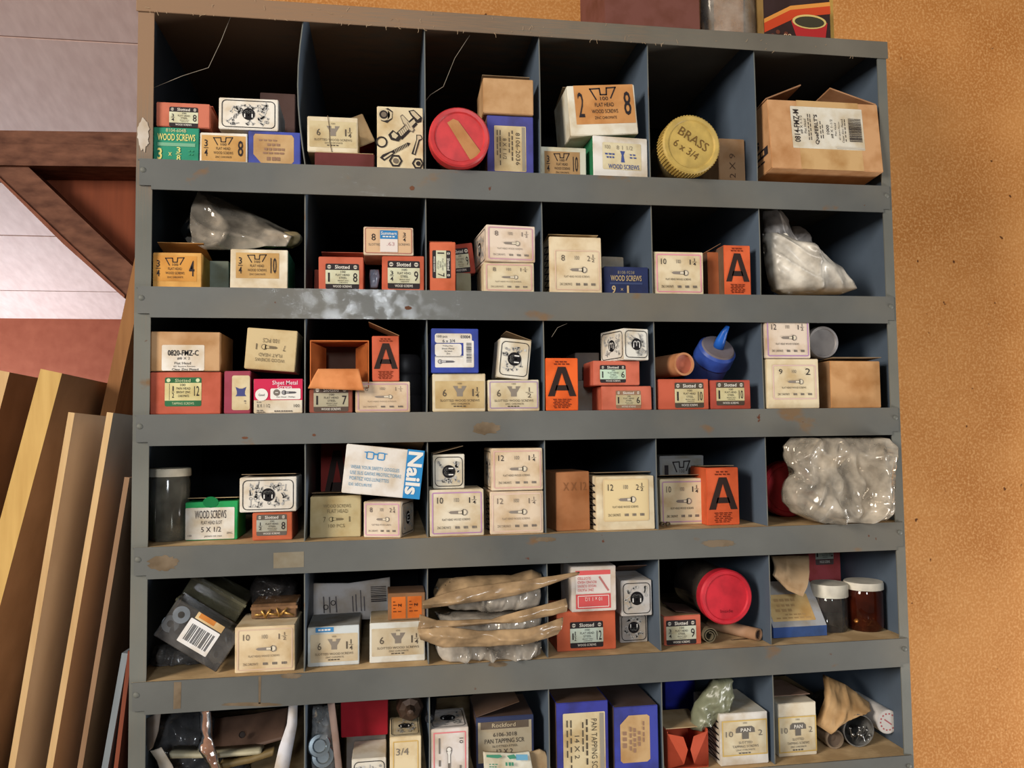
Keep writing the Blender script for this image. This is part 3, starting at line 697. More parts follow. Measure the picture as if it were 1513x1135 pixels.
def a_bolts(F, lab, k):
    d = (52, 46, 44); g = (206, 190, 158); m = (120, 108, 94)
    k.poly(F, [(.06, .16), (.1, .06), (.24, .03), (.34, .08), (.33, .2), (.22, .27), (.09, .24)], d, 2); k.poly(F, [(.24, .06), (.33, .1), (.32, .19), (.23, .23)], g, 3); k.disc(F, .15, .14, .0068, g, 3); k.disc(F, .145, .14, .0048, d, 4); k.disc(F, .15, .14, .003, m, 5)
    k.poly(F, [(.42, .42), (.78, .16), (.88, .27), (.54, .53)], d, 2); k.poly(F, [(.46, .41), (.8, .19), (.84, .24), (.52, .48)], g, 3)
    for i in range(6): k.line(F, [(.48 + .035 * i, .38 - .026 * i), (.54 + .035 * i, .46 - .026 * i)], .0006, m, 4)
    k.poly(F, [(.68, .06), (.8, .04), (.98, .16), (.96, .23), (.87, .25), (.72, .12)], d, 3); k.poly(F, [(.72, .07), (.8, .06), (.94, .16), (.88, .2), (.76, .12)], g, 4)
    k.poly(F, [(.5, .15), (.55, .12), (.68, .22), (.82, .36), (.78, .41), (.7, .38), (.56, .27)], m, 2.5); k.poly(F, [(.52, .16), (.56, .14), (.68, .24), (.79, .36), (.76, .39), (.7, .36), (.57, .25)], g, 3.5)
    k.poly(F, [(.24, .46), (.34, .38), (.48, .46), (.56, .48), (.46, .56), (.3, .54)], d, 4); k.poly(F, [(.31, .45), (.36, .41), (.46, .47), (.4, .52), (.33, .5)], g, 5)
    k.poly(F, [(.06, .83), (.12, .78), (.3, .72), (.66, .57), (.72, .58), (.68, .62), (.34, .77), (.15, .88)], d, 3); k.poly(F, [(.13, .83), (.3, .745), (.35, .75), (.16, .85)], g, 4)
    for i in range(9): k.line(F, [(.38 + .032 * i, .7 - .0135 * i), (.4 + .032 * i, .745 - .0135 * i)], .0005, g, 4)
    k.poly(F, [(.85, .44), (.95, .44), (.99, .5), (.92, .54), (.83, .77), (.74, .75), (.85, .52)], d, 3); k.poly(F, [(.87, .455), (.94, .455), (.97, .5), (.9, .52), (.81, .75), (.79, .745), (.87, .51)], g, 4)
    k.ring(F, .1, .58, .0064, .0018, d, 3); k.ring(F, .4, .87, .0075, .0022, d, 3, 6); k.disc(F, .4, .87, .003, m, 4); k.ring(F, .88, .9, .0066, .002, d, 3, 6); k.disc(F, .89, .9, .0026, d, 4)
box('1i', 'cream box printed with drawings of a bolt, nuts and screws', (557, 627), (158, 250), 1, sb=.004, col=(228, 212, 176), art=a_bolts, d=.05, cell=2)
redlid = plain((206, 58, 60), .4); darkglass = clear((60, 44, 36), .55, .1, 'brown_glass')
R1, lo, r = lying_jar('1j', 'jar lying on its side, red lid with a strip of tan tape', 679, 202, 46, -.012, F_[1], redlid, darkglass, .1)
pr = Pr(); pr.poly(Fr((-r, r, -.0018), (2 * r, 0, 0), (0, -2 * r, 0), (0, 0, 1)), [(.3, .27), (.4, .2), (.48, .23), (.87, .76), (.73, .89), (.67, .87)], (186, 132, 84), 3); pr.build('tape_strip', R1, True)
def a_side(c, l1, l2, bgc=(206, 188, 148)):
    def f(F, lab, k):
        lab.rrect(F, 0, 0, 1, 1, .0012, bgc, 1); k.rect(F, .02, .03, .98, .13, (150, 142, 128), 2); k.text(F, l1, .1, .2, .9, .33, c)
        bars(k, F, [(.1, .42, .8, .46, 6), (.14, .52, .62, .55, 4), (.1, .8, .9, .83, 6), (.1, .89, .7, .92, 4)], c); k.text(F, l2, .28, .62, .74, .73, c)
    return f
box('1k', 'worn blue box with sideways label 8106-2036 below a plain kraft box', (720, 788), (171, 257), 1, col=(76, 78, 150), side=(120, 92, 76), art=a_side((92, 80, 66), '8106-2036', '8 X 1 1/2'), L=(.15, .18, .84, .96), rot=90, cell=3)
box('1l', 'plain kraft box with open lid standing on the worn blue box', (714, 788), (116, 171), on='1k', sb=.002, d=.06, col=(196, 156, 112), flap=('b', 12, .045), cell=3, name='kraft_box')
box('1o1', 'pale box with small tan flat head label marked 3/4 10, below the tilted box', (797, 866), (217, 260), 1, sb=.012, col=(214, 214, 196), art=t_flat(('3', '4'), '10', bg=(176, 142, 98)), L=(.08, .16, .86, .97), cell=4, group=G2)
def a_wsb(F, lab, k):
    b = (72, 86, 140); lab.rrect(F, 0, 0, 1, 1, .0015, (220, 208, 172), 1)
    k.text(F, '100', .06, .1, .2, .24, (150, 140, 120)); k.text(F, '8 1 1/2', .36, .1, .78, .25, (150, 140, 120)); bars(k, F, [(.06, .4, .34, .46, 3), (.1, .52, .32, .58, 3), (.7, .4, .86, .45, 2), (.7, .51, .9, .56, 2)], b)
    k.poly(F, [(.45, .3), (.58, .3), (.54, .45), (.57, .72), (.47, .72), (.49, .45)], b, 2); k.text(F, 'WOOD SCREWS', .14, .8, .94, .97, b, 3, .008)
box('1n', 'white box with green side and cream wood screws label under the tilted 2 8 box', (876, 962), (202, 262), 1, sb=.004, col=WHT, side=(40, 118, 78), art=a_wsb, L=(.17, .16, .88, .82), cell=4, yaw=3)
box('1p', 'tilted white box with bold tan flat head label marked 2 8', (840, 940), (122, 205), on=('1o1', '1n'), roll=-4.5, h=.058, sb=.002, col=(230, 224, 206), art=t_flat('2', '8', bg=(206, 148, 90)), L=(.1, .0, .98, .78), group=G2, flap=('b', 8, .05), lift=-.003)
gold = plain((200, 170, 92), .45)
R2, lo, r = lying_jar('1q', 'jar lying on its side with gold ribbed lid marked BRASS 6 x 3/4', 1022, 204, 47, -.016, F_[1], gold, clear((150, 132, 92), .35, .1, 'jar_glass'), .1, .02, True, lift=.0012)
pr = Pr(); Fg = Fr((-r, r, -.002), (2 * r, 0, 0), (0, -2 * r, 0), (0, 0, 1)); g = Fg.sub(.16, .2, .84, .8, 32)
pr.text(g, 'BRASS', .06, .2, .9, .46, (112, 84, 44), 2); pr.text(g, '6 x 3/4', .1, .6, .8, .82, (112, 84, 44), 2); pr.build('handwriting', R2)
def a_1x9(F, lab, k): k.text(F, '2 X 9', .2, .4, .7, .62, (92, 70, 54), 2)
box('1r', 'grey-brown cardboard box with sideways handwriting beside the gold-lidded jar', (1062, 1112), (205, 267), 1, sb=.03, d=.06, col=(166, 132, 98), art=a_1x9, rot=270, cell=5, name='kraft_box')
# the big carton that overhangs the shelf edge
def a_big(F, lab, k):
    c = (56, 48, 46); lab.rrect(F, 0, 0, 1, 1, .001, (226, 220, 204), 1)
    k.text(F, '0814-FMZ-M', .14, .03, .92, .11, c, 3, .015); k.text(F, '#8 X 1-1/2', .34, .115, .78, .15, c); k.text(F, 'Flat Head', .36, .17, .7, .2, c)
    bars(k, F, [(.2, .225, .84, .235, 7), (.2, .255, .84, .265, 6)], c); k.text(F, "QueFERLT'S", .1, .31, .82, .37, c, 3, .02); bars(k, F, [(.25, .39, .7, .4, 4), (.25, .42, .62, .43, 3)], c)
    k.text(F, '1000', .28, .475, .66, .515, c, 3, .01); k.text(F, '#8 X 1-1/2', .2, .535, .78, .57, c); k.text(F, 'Flat Head', .3, .59, .66, .615, c); k.text(F, '#2 Square Recess', .16, .645, .74, .67, c); k.text(F, 'Clear Zinc Plated', .16, .69, .74, .715, c); bars(k, F, [(.2, .735, .76, .745, 6)], c)
    u = .2
    rnd = random.Random(3)
    while u < .76:
        q = rnd.choice((.008, .012, .02)); k.rect(F, u, .79, u + q, .97, c, 3); u += q + rnd.choice((.008, .014))
    bars(k, F, [(.02, .6, .07, .98, 1)], (200, 192, 176))
def a_bigside(F, lab, k):
    k.text(F, "'s", .55, .42, .95, .6, K, 2, .03); k.rect(F, .6, .64, .95, .76, K, 2); bars(k, F, [(.64, .67, .92, .73, 3)], KRA, 3); bars(k, F, [(.72, .82, .9, .84, 2)], K)
BC = box('1s', 'large open kraft carton with white barcode label overhanging the top right bin', (1140, 1304), (163, 257), 1, sb=-.010, d=.135, tilt=-5.5, lift=.0135, cell=6, col=(206, 158, 112), side=(198, 150, 106), art=a_big, L=(.2, .09, .85, .7), rot=270, more=[('left', a_bigside, None, 0)], name='kraft_carton', h=.086)
_bw = BC.children[0].dimensions.x; pr = Pr(); Fb = Fr((-_bw / 2, 0, .086), (_bw, 0, 0), (0, 0, -.086), (0, -1, 0)); pr.rect(Fb, .26, -.0, .82, 1.0, (206, 168, 116), .5); pr.build('packing_tape', BC, True)
for pts_ in (((-_bw / 2, .002, .086), (-_bw / 2, .133, .086), (-_bw / 2 + .052, .125, .112), (-_bw / 2 + .052, .012, .112)), ((_bw / 2, .133, .086), (_bw / 2, .002, .086), (_bw / 2 - .052, .012, .11), (_bw / 2 - .052, .125, .11))):
    bm = bmesh.new(); v0 = [bm.verts.new(p) for p in pts_]; v1 = [bm.verts.new((p[0], p[1], p[2] + .0018)) for p in pts_]
    bm.faces.new(v0[::-1]); bm.faces.new(v1)
    for i in range(4): bm.faces.new((v0[i], v0[(i + 1) % 4], v1[(i + 1) % 4], v1[i]))
    finish(bm, 'flap', [paper((176, 132, 96))], BC)
# ---------------- row 2
box('2a', 'yellow-orange box marked 3/4 4 at the left end of the second row', (226, 298), (373, 422), 2, col=(216, 166, 92), art=t_flat(('3', '4'), '4', bg=(208, 148, 70)), L=(.02, .1, .9, .82), cell=1, group=G2, flap=('b', 12, .06), flapcol=(190, 140, 80))
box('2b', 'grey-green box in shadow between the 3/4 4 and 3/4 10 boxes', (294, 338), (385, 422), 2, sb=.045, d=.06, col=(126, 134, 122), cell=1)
box('2c', 'white box with green side and torn tan label marked 3/4 10', (340, 425), (368, 424), 2, col=(230, 220, 198), side=(44, 110, 78), art=t_flat(('3', '4'), '10', bg=(202, 164, 106)), L=(.1, .1, .85, .74), cell=1, group=G2)
CB = tag(empty('plastic_bag', at(350, 370, .05)), 'crumpled clear plastic bag lying over the boxes in the second row', 'bag'); CB.location.z = TOP['2c'] + .001; CB.location.y = .05
fl = clear((222, 208, 188), .34, .1, 'film'); fl2 = clear((200, 190, 176), .22, .1, 'film')
ribbon('film_front', None, None, [(297, 286), (322, 292), (352, 306), (384, 323), (415, 338), (446, 350)], [(281, 336), (287, 362), (306, 372), (345, 371), (392, 366), (424, 366)], .07, fl, th=.0006, bulge=.012, amp=.014, s=(8, 22, -28), seed=3, parent=CB, n=50, m=26, ylo=.035)
ribbon('film_back', None, None, [(297, 288), (290, 300), (278, 322), (267, 341)], [(330, 345), (322, 360), (304, 370), (284, 371)], .1, fl2, th=.0006, bulge=.004, amp=.006, s=20, seed=6, parent=CB, n=30, m=16, ylo=.085)
pillow('rolled_contents', None, None, [(344, 420, 440), (350, 396, 447), (357, 372, 447), (363, 352, 442), (367, 350, 432)], .055, .014, clear((222, 196, 146), .7, .2, 'yellowed_film'), .008, (9, 30, -12), 5, parent=CB, zmin=TOP['2c'] + .001, xlim=(DX[0], DX[1] - .002))
box('2d', 'orange slotted screw box marked 1 8 in the second row', (471, 537), (379, 427), 2, col=ORG, art=t_slotted('1', '8', mid=('100', 'FLAT HEAD', 'STEEL')), L=(.15, .22, .9, .98), cell=2, group=G1, flap=('b', 10, .05), flapcol=(176, 92, 70))
box('2d2', 'red box mostly hidden behind the orange 1 8 box', (462, 480), (398, 427), 2, sb=.085, d=.05, col=(150, 66, 50), cell=2)
box('2e', 'orange slotted screw box marked 3/4 9, below the blue-stickered cream box', (564, 629), (378, 428), 2, col=(202, 100, 72), art=t_slotted(('3', '4'), '9'), L=(.14, .15, .9, .95), cell=2, group=G1)
pillow('plastic_sachet', 'small shiny clear sachet between two orange boxes in the second row', 'sachet', [(398, 546, 560), (410, 545, 562), (427, 547, 558)], .03, .004, clear((200, 220, 240), .5, .1, 'film'), .003, 90, 4, 10, 12, zmin=F_[2] + .001)
def a_sum(F, lab, k):
    k.rrect(F, .03, .05, .97, .95, .002, (214, 178, 140), 1); k.frame(F, .03, .05, .97, .95, .002, .0009, (170, 110, 96), 2)
    k.text(F, '8', .16, .26, .24, .5, K); frac(k, F, ('3', '4'), .78, .2, .85, .52, K); k.text(F, 'SLOTTED', .1, .6, .34, .68, GR); k.text(F, 'SCREWS', .7, .58, .92, .66, GR)
    k.rect(F, .33, .14, .68, .44, (52, 126, 182), 4); k.text(F, 'Summers', .35, .18, .66, .3, WHT, 5, .01); bars(k, F, [(.38, .34, .64, .38, 4)], WHT, 5); k.rect(F, .33, .44, .68, .9, (226, 214, 206), 4); k.text(F, '.63', .46, .55, .62, .68, (190, 150, 150), 5)
box('2f', 'cream box marked 8 3/4 with a blue price sticker, on the orange boxes', (537, 611), (335, 379), on=('2d', '2e'), col=(226, 206, 180), art=a_sum, d=.055, cell=2, group=G6)
box('2h', 'narrow orange box standing on end with sideways label marked 7', (635, 673), (357, 429), 2, col=(212, 110, 76), art=t_slotted('1', '7', tail='WOOD SCREWS'), L=(.1, .18, .82, .74), rot=90, cell=3, group=G1, flap=('b', 10, .04), flapcol=(190, 100, 70))
box('2j', 'small grey-green box low beside the upright orange box', (674, 696), (403, 429), 2, sb=.03, d=.04, col=(140, 142, 120), cell=3)
box('2i', 'tilted dark red slotted box marked 9 in shadow behind the upright orange box', (664, 700), (352, 402), on='2j', sb=.05, d=.018, roll=-7, h=.036, col=(170, 72, 56), art=t_slotted('1', '9'), L=(.05, .15, .8, .95), group=G1)
box('2l', 'cream pink-framed screw box, lower of the pair in the third bin of row two', (715, 789), (388, 431), 2, col=(224, 210, 178), art=t_pink('8', ('1', '1', '4'), (212, 168, 160), fade=(110, 98, 88)), cell=3, group=G3)
box('2k', 'cream pink-framed box with round mark on its side, upper of the row-two pair', (718, 791), (333, 388), on='2l', sb=.003, col=(230, 212, 192), art=t_pink('8', ('1', '1', '2'), (202, 156, 168), fade=(110, 98, 92)), more=[('left', t_m(), None, 0)], cell=3, group=G3, yaw=5)
def zig(F, lab, k):
    for i in range(7): k.line(F, [(.55, .12 + i * .12), (.95, .18 + i * .12), (.55, .22 + i * .12)], .0014, (40, 36, 38))
box('2m', 'large cream box marked 8 2 1/2 beside the navy box', (812, 889), (350, 432), 2, col=(228, 210, 176), art=t_pink('8', ('2', '1', '2'), (220, 190, 164), fade=(104, 92, 80), v0=.24, u0=.1), more=[('left', zig, None, 0)], cell=4, group=G3, flap=('b', 5, .05), d=.06, flapcol=(176, 148, 108))
def a_navy(F, lab, k):
    c = (196, 172, 128); k.text(F, '8108-9238', .3, .16, .68, .27, (150, 140, 120)); k.text(F, 'WOOD SCREWS', .14, .32, .84, .52, c, 3, .012); k.rect(F, .12, .57, .86, .64, (66, 78, 116), 2); k.text(F, '9', .16, .68, .25, .97, c, 3, .02); k.text(F, 'x', .36, .78, .42, .86, c); k.text(F, '1', .5, .68, .55, .97, c, 3, .02)
box('2n', 'navy blue wood screws box marked 9 x 1 in the second row', (893, 962), (394, 434), 2, sb=.012, col=(44, 54, 96), art=a_navy, cell=4, d=.05)
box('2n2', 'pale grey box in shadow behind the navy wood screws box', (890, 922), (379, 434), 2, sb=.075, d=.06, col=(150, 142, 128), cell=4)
box('2o', 'cream pink-framed 10 1 1/4 box beside the row-two A box', (967, 1039), (372, 435), 2, col=(228, 212, 178), art=t_pink('10', ('1', '1', '4'), (226, 150, 168)), cell=5, group=G3, flap=('b', 4, .05))
box('2p', 'crumpled orange and brown carton squeezed beside the A box in row two', (1046, 1066), (372, 434), 2, sb=.022, d=.05, col=(176, 100, 60), side=(90, 66, 52), cell=5, flap=('l', 30, .02), flapcol=(150, 112, 80))
box('2q', 'orange box with large black A, only one in the second row', (1070, 1109), (362, 435), 2, col=AOR, side=(112, 88, 70), art=t_A, cell=5, group=G5, d=.06)
wb = clear((240, 232, 216), .82, .3, 'white_film'); wb2 = clear((240, 228, 218), .7, .3, 'printed_film', (196, 56, 56))
WB = tag(empty('plastic_bag', at(1190, 436, .05)), 'white translucent carrier bag with red print slumped in the right bin of row two', 'bag'); WB.location.z = F_[2] + .001
pillow('bag_body', None, None, [(345, 1127, 1152), (362, 1127, 1172), (376, 1128, 1205), (392, 1130, 1228), (408, 1133, 1246), (420, 1136, 1256), (430, 1140, 1257), (436, 1152, 1240)], .04, .03, wb, .018, (7, 24, -42), 12, parent=WB, zmin=F_[2] + .0006, nx=44, nz=36)
pillow('bag_neck', None, None, [(312, 1127, 1148), (326, 1128, 1158), (346, 1128, 1166), (366, 1130, 1178), (382, 1135, 1185)], .07, .014, wb2, .009, (16, 60, -60), 5, parent=WB)
pillow('bag_handle', None, None, [(334, 1170, 1180), (348, 1163, 1192), (366, 1162, 1200), (382, 1168, 1202)], .1, .01, wb2, .006, 40, 7, parent=WB)
# ---------------- row 3
def a_pan12(F, lab, k):
    g = (52, 112, 74); lab.rrect(F, 0, 0, 1, 1, .0018, g, 1); lab.rect(F, .0, .19, 1, .8, (220, 212, 160), 1.6)
    k.text(F, 'Slotted', .28, .05, .7, .16, (206, 214, 170)); k.disc(F, .1, .1, .002, (206, 214, 170), 3); k.disc(F, .9, .1, .002, (206, 214, 170), 3)
    k.rect(F, .12, .22, .13, .78, K, 2); frac(k, F, ('1', '2'), .19, .3, .26, .7, K); k.text(F, '100', .42, .22, .56, .3, K); k.text(F, 'PAN HEAD', .32, .34, .7, .42, K); k.text(F, 'BRIGHT ZINC', .32, .47, .7, .55, K); k.text(F, 'CHROMATE', .36, .6, .66, .68, K); k.text(F, '12', .8, .3, .94, .64, K); k.text(F, 'TAPPING SCREWS', .2, .86, .8, .94, (206, 214, 170))
box('3a', 'wide orange-red pan head screw box with green-bordered label marked 12', (220, 326), (549, 611), 3, col=(192, 96, 74), art=a_pan12, L=(.22, .14, .73, .82), cell=1)
def a_0820(F, lab, k):
    lab.rrect(F, 0, 0, 1, 1, .0015, (232, 226, 216), 1); k.text(F, '0820-FMZ-C', .14, .2, .86, .42, (30, 28, 30), 3, .012); k.text(F, '#8 X 2', .36, .47, .66, .58, K); k.text(F, 'Flat Head', .3, .66, .68, .76, K); k.text(F, '#2 Square Recess', .22, .8, .84, .88, K); k.text(F, 'Clear Zinc Plated', .24, .91, .86, .99, K, 3, .01)
box('3b', 'kraft box with white label 0820-FMZ-C on the orange-red pan head box', (220, 325), (490, 548), on='3a', col=(196, 156, 114), art=a_0820, L=(.18, .34, .78, .99), cell=1, name='kraft_box')
def a_mar(F, lab, k):
    lab.rrect(F, 0, 0, 1, 1, .002, (220, 204, 166), 1); k.poly(F, [(.2, .33), (.42, .38), (.6, .38), (.8, .33), (.72, .46), (.72, .54), (.8, .6), (.2, .6), (.28, .54), (.28, .46)], (74, 78, 128), 2); bars(k, F, [(.68, .72, .82, .76, 1), (.72, .79, .82, .81, 1)], GR)
box('3c', 'narrow maroon box with upright cream label between two red boxes', (331, 370), (548, 611), 3, col=(156, 66, 84), art=a_mar, L=(.3, .11, .98, .92), cell=1)
def a_sheet(F, lab, k):
    k.rect(F, 0, 0, 1, .62, (204, 46, 82), 1); k.text(F, 'Sheet Metal', .38, .05, .9, .17, (240, 214, 220), 3, .008); k.text(F, 'Screws', .48, .18, .78, .28, (240, 214, 220), 3, .008)
    k.disc(F, .16, .46, .0065, WHT, 3, 20); k.text(F, 'Good', .1, .43, .22, .5, K, 4); k.rrect(F, .34, .28, .96, .6, .0015, WHT, 3)
    k.disc(F, .47, .4, .0035, GR, 4); k.rect(F, .44, .39, .5, .41, WHT, 5); screwicon(k, F.sub(.6, .33, .88, .47), 0, 0, 1, 1, (90, 88, 92), (150, 148, 150), 4, True); k.text(F, 'Pan Head - Phillips', .42, .51, .9, .56, K, 4)
    bars(k, F, [(.06, .66, .16, .69, 2), (.06, .9, .2, .93, 2), (.06, .95, .24, .98, 3), (.42, .92, .8, .96, 8)], GR); k.text(F, '8 X 1 1/2', .07, .73, .33, .83, K); k.text(F, '100', .82, .74, .94, .83, K)
box('3d', 'pink-red and white sheet metal screws box marked 8 x 1 1/2', (375, 447), (560, 611), 3, sb=.004, col=(226, 216, 196), side=(190, 54, 86), art=a_sheet, cell=1)
def a_flip(F, lab, k):
    g = (120, 106, 84); k.text(F, '100 PCS', .36, .66, .68, .76, g); screwicon(k, F, .38, .48, .66, .62, g, (206, 184, 140), 3, False); k.text(F, '7', .22, .48, .27, .62, g); k.text(F, '1', .78, .48, .81, .62, g); k.text(F, 'FLAT HEAD', .28, .32, .74, .4, g); k.text(F, 'WOOD SCREWS', .22, .2, .8, .28, g)
box('3e', 'tilted beige box printed upside down, on the maroon and pink-red boxes', (363, 438), (494, 556), on=('3c', '3d'), roll=4.5, h=.044, sb=.004, col=(206, 184, 140), art=a_flip, rot=180, d=.05, lift=-.002)
box('3f', 'dull maroon slotted box marked 1 7 below the gaping orange box', (457, 521), (575, 609), 3, col=(150, 84, 68), art=t_slotted('1', '7', bg=(176, 168, 142), hd=(92, 78, 70)), L=(.1, -.1, .9, .96), cell=2, group=G1)
# open orange box facing out
OB = tag(empty('open_screw_box', at(502, 560, .006)), 'opened orange box facing out, flap hanging over the maroon slotted box', 'box'); OB.location.z = TOP['3f'] + .0006
A, B = at(458, 535, .006).x, at(545, 535, .006).x; hw = (B - A) / 2; OB.location.x = (A + B) / 2; hh = at(500, 503, .006).z - OB.location.z; dd = .06
om = paper((206, 116, 58)); oi = paper((92, 66, 54))
bm = bmesh.new(); t = .001
for (x0, x1, z0, z1) in ((-hw, hw, 0, t), (-hw, hw, hh - t, hh), (-hw, -hw + t, t, hh - t), (hw - t, hw, t, hh - t)): bx(bm, x0, x1, 0, dd, z0, z1)
finish(bm, 'carton', [om], OB)
boxobj('back_wall', [oi], OB, -hw + t, hw - t, dd - .002, dd, t, hh - t)
for sx in (-1, 1):
    bm = bmesh.new(); v = [bm.verts.new(p) for p in ((sx * (hw - .0015), .001, .006), (sx * (hw - .0015), .001, hh - .002), (sx * (hw - .015), .026, hh - .006), (sx * (hw - .015), .026, .008))]
    g = bm.faces.new(v); bmesh.ops.solidify(bm, geom=[g], thickness=.0008); finish(bm, 'side_flap', [om], OB)
ribbon('front_flap', None, None, [(470, 545), (530, 545)], [(455, 574), (538, 577)], .002, paper((226, 148, 92)), parent=OB, bulge=.003, ylo=-.004, amp=.0008)
box('3h', 'stained cream pink-framed box under the leaning A box in row three', (525, 606), (564, 609), 3, col=(220, 198, 170), art=t_pink('8', ('1', '1', '2'), (200, 160, 168), fade=(140, 124, 108)), cell=2, group=G3)
box('3i', 'orange box with black A standing on the stained cream box', (550, 590), (496, 563), on='3h', col=(206, 100, 70), side=(150, 90, 64), art=t_A, cell=2, group=G5, d=.045, flap=('r', 24, .036), flapcol=(170, 128, 92))
me = lathe([(0, 0), (.018, 0), (.02, .004), (.02, .02), (.0185, .023), (.02, .026), (.02, .045), (.0185, .048), (.02, .051), (.02, .066), (.016, .072), (0, .072)], 24)
o = link('canister', me, [plain((38, 36, 38), .5)]); c = at(604, 560, .1); o.location = (c.x - .004, .12, F_[3] + .0005); tag(o, 'black ribbed canister in the shadow behind the leaning A box', 'canister')
box('3k', 'stained cream slotted wood screws box marked 6 1 1/4 under the blue box', (639, 717), (552, 608), 3, col=(222, 208, 176), art=t_slotw('6', ('1', '1', '4'), (204, 180, 132)), L=(.05, .2, .98, .92), cell=3, group=G6)
box('3l', 'cream purple-framed slotted wood screws box marked 6 1/2', (721, 797), (561, 608), 3, col=(226, 216, 192), art=t_slotw('6', ('1', '2'), (220, 208, 178), (172, 146, 178)), L=(.03, .06, .97, .92), cell=3, group=G6)
def a_blue(F, lab, k):
    lab.rrect(F, .08, .12, .86, .33, .0025, WHT, 1); lab.rrect(F, .08, .35, .64, .62, .0025, WHT, 1.4); lab.rrect(F, .08, .62, .9, .88, .0012, WHT, 1); lab.rrect(F, .68, .28, .9, .86, .0012, WHT, 1.6)
    n = (44, 46, 60); k.text(F, '100 pcs', .12, .16, .34, .23, n); k.text(F, '03004', .62, .16, .82, .23, n, 3, .008); k.text(F, '6 x 3/4', .24, .25, .5, .32, n)
    for i, t_ in enumerate(('Phillips Flat', 'Sheet Metal', 'Screws', 'Zinc')): k.text(F, t_, (.2, .22, .28, .32)[i], .385 + i * .056, (.5, .48, .44, .4)[i], .42 + i * .056, n)
    screwicon(k, F, .16, .7, .5, .8, (100, 98, 104), (190, 188, 190), 3, True); k.rect(F, .08, .635, .66, .645, n, 3)
    v = .33
    while v < .78: k.rect(F, .74, v, .85, v + .012, n, 3); v += random.choice((.02, .026, .034))
box('3m', 'bright blue box with white barcode label marked 03004', (637, 707), (485, 551), on='3k', sb=.002, col=(58, 76, 168), art=a_blue, cell=3)
box('3n', 'tilted white round-mark box with open flap on the purple-framed box', (737, 783), (505, 563), on='3l', roll=6, h=.044, sb=.004, col=(228, 222, 206), art=t_m(270), group=G4, d=.05, flap=('r', 14, .03), lift=-.001)
box('3o', 'bright orange box with a large black A, leftmost in the fourth bin of row three', (806, 854), (529, 607), 3, sb=.003, col=(238, 104, 42), art=t_A, cell=4, group=G5)
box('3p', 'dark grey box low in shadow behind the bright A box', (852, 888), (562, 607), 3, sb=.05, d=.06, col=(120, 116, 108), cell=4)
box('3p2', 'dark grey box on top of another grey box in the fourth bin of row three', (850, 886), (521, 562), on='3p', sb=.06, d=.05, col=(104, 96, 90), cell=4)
box('3r', 'faded orange slotted box marked 1 6, lower of two in the fourth bin', (889, 963), (570, 607), 3, col=(206, 112, 88), art=t_slotted('1', '6', bg=(196, 186, 150), hd=(150, 116, 92)), L=(.28, .2, .78, .94), cell=4, group=G1, d=.045)
box('3q', 'orange slotted box marked 1 6 with pale green label, under a round-mark box', (876, 945), (533, 570), on='3r', sb=.003, col=(204, 108, 84), art=t_slotted('1', '6', bg=(196, 220, 196)), L=(.15, .18, .7, .9), cell=4, group=G1, d=.045)
box('3s', 'white round-mark box turned to show two sides, on the orange 1 6 boxes', (920, 960), (485, 532), on='3q', sb=-.004, yaw=16, col=(230, 226, 214), art=t_m(), more=[('left', t_m(), None, 0)], group=G4, d=.05)
tube('tan cardboard tube with red-brown plugged end lying on the slotted boxes', 1011, 538, 18, .008, .1, (-.2, 1, .0), paper((196, 136, 96)), plain((176, 96, 72), .5), zb=None)
box('3v', 'orange slotted box marked 1 10, left of the pair under the blue bottle', (972, 1047), (560, 605), 3, col=(198, 96, 70), art=t_slotted('1', '10', bg=(216, 208, 168), hd=(84, 76, 66)), L=(.33, .12, .9, .95), cell=5, group=G1, d=.05)
box('3w', 'orange-red slotted box marked 1 10, right of the pair under the blue bottle', (1050, 1109), (561, 604), 3, col=(178, 80, 64), art=t_slotted('1', '10', bg=(206, 196, 150), hd=(88, 76, 66)), L=(.14, .08, .84, .88), cell=5, group=G1, d=.05)
# blue squeeze bottle leaning out
BT = tag(empty('squeeze_bottle', (0, 0, 0)), 'blue squeeze bottle with pointed nozzle, tipped towards the front of its bin', 'bottle')
tip = at(1060, 516, .03); ax = Vector((.1, -.72, .62)).normalized(); BT.location = tip; BT.rotation_mode = 'QUATERNION'; BT.rotation_quaternion = ax.to_track_quat('Z', 'Y')
bl = plain((52, 82, 168), .4); bl2 = plain((44, 60, 112), .45)
link('bottle_body', lathe([(.02, -.016), (.0225, -.02), (.0225, -.075), (.02, -.08), (0, -.08)], 32), [bl2], BT)
link('collar', lathe([(0, .003), (.0205, .002), (.023, -.001), (.0238, -.016), (.02, -.017)], 32), [bl], BT)
link('dusty_top', lathe([(0, .0042), (.019, .0034), (.0205, .002)], 32), [paper((120, 112, 118))], BT)
o = tube_path([(.0, .0, .003), (.0005, .003, .012), (.002, .006, .022), (.004, .008, .03)], [.0068, .0058, .004, .0022], 14, 'nozzle', [plain((36, 104, 206), .35)], BT)
box('3x', 'cream pink-framed box marked 9 2 beside the kraft box', (1133, 1210), (530, 605), 3, sb=.002, col=(230, 214, 180), art=t_pink('9', '2', (222, 190, 180)), cell=6, group=G3, L=(.08, .08, .98, .86))
box('3y', 'cream purple-framed box on the 9 2 box, top hidden by the lip above', (1131, 1197), (476, 529), on='3x', sb=.001, col=(228, 210, 190), art=t_pink('12', ('1', '1', '2'), (178, 136, 182), v0=-.06), cell=6, group=G3, d=.05)
box('3z', 'plain kraft box with tucked paper ends at the right end of row three', (1227, 1301), (533, 601), 3, sb=.008, d=.055, col=(204, 156, 106), side=(150, 118, 88), cell=6, name='kraft_box', flap=('b', 3, .06))
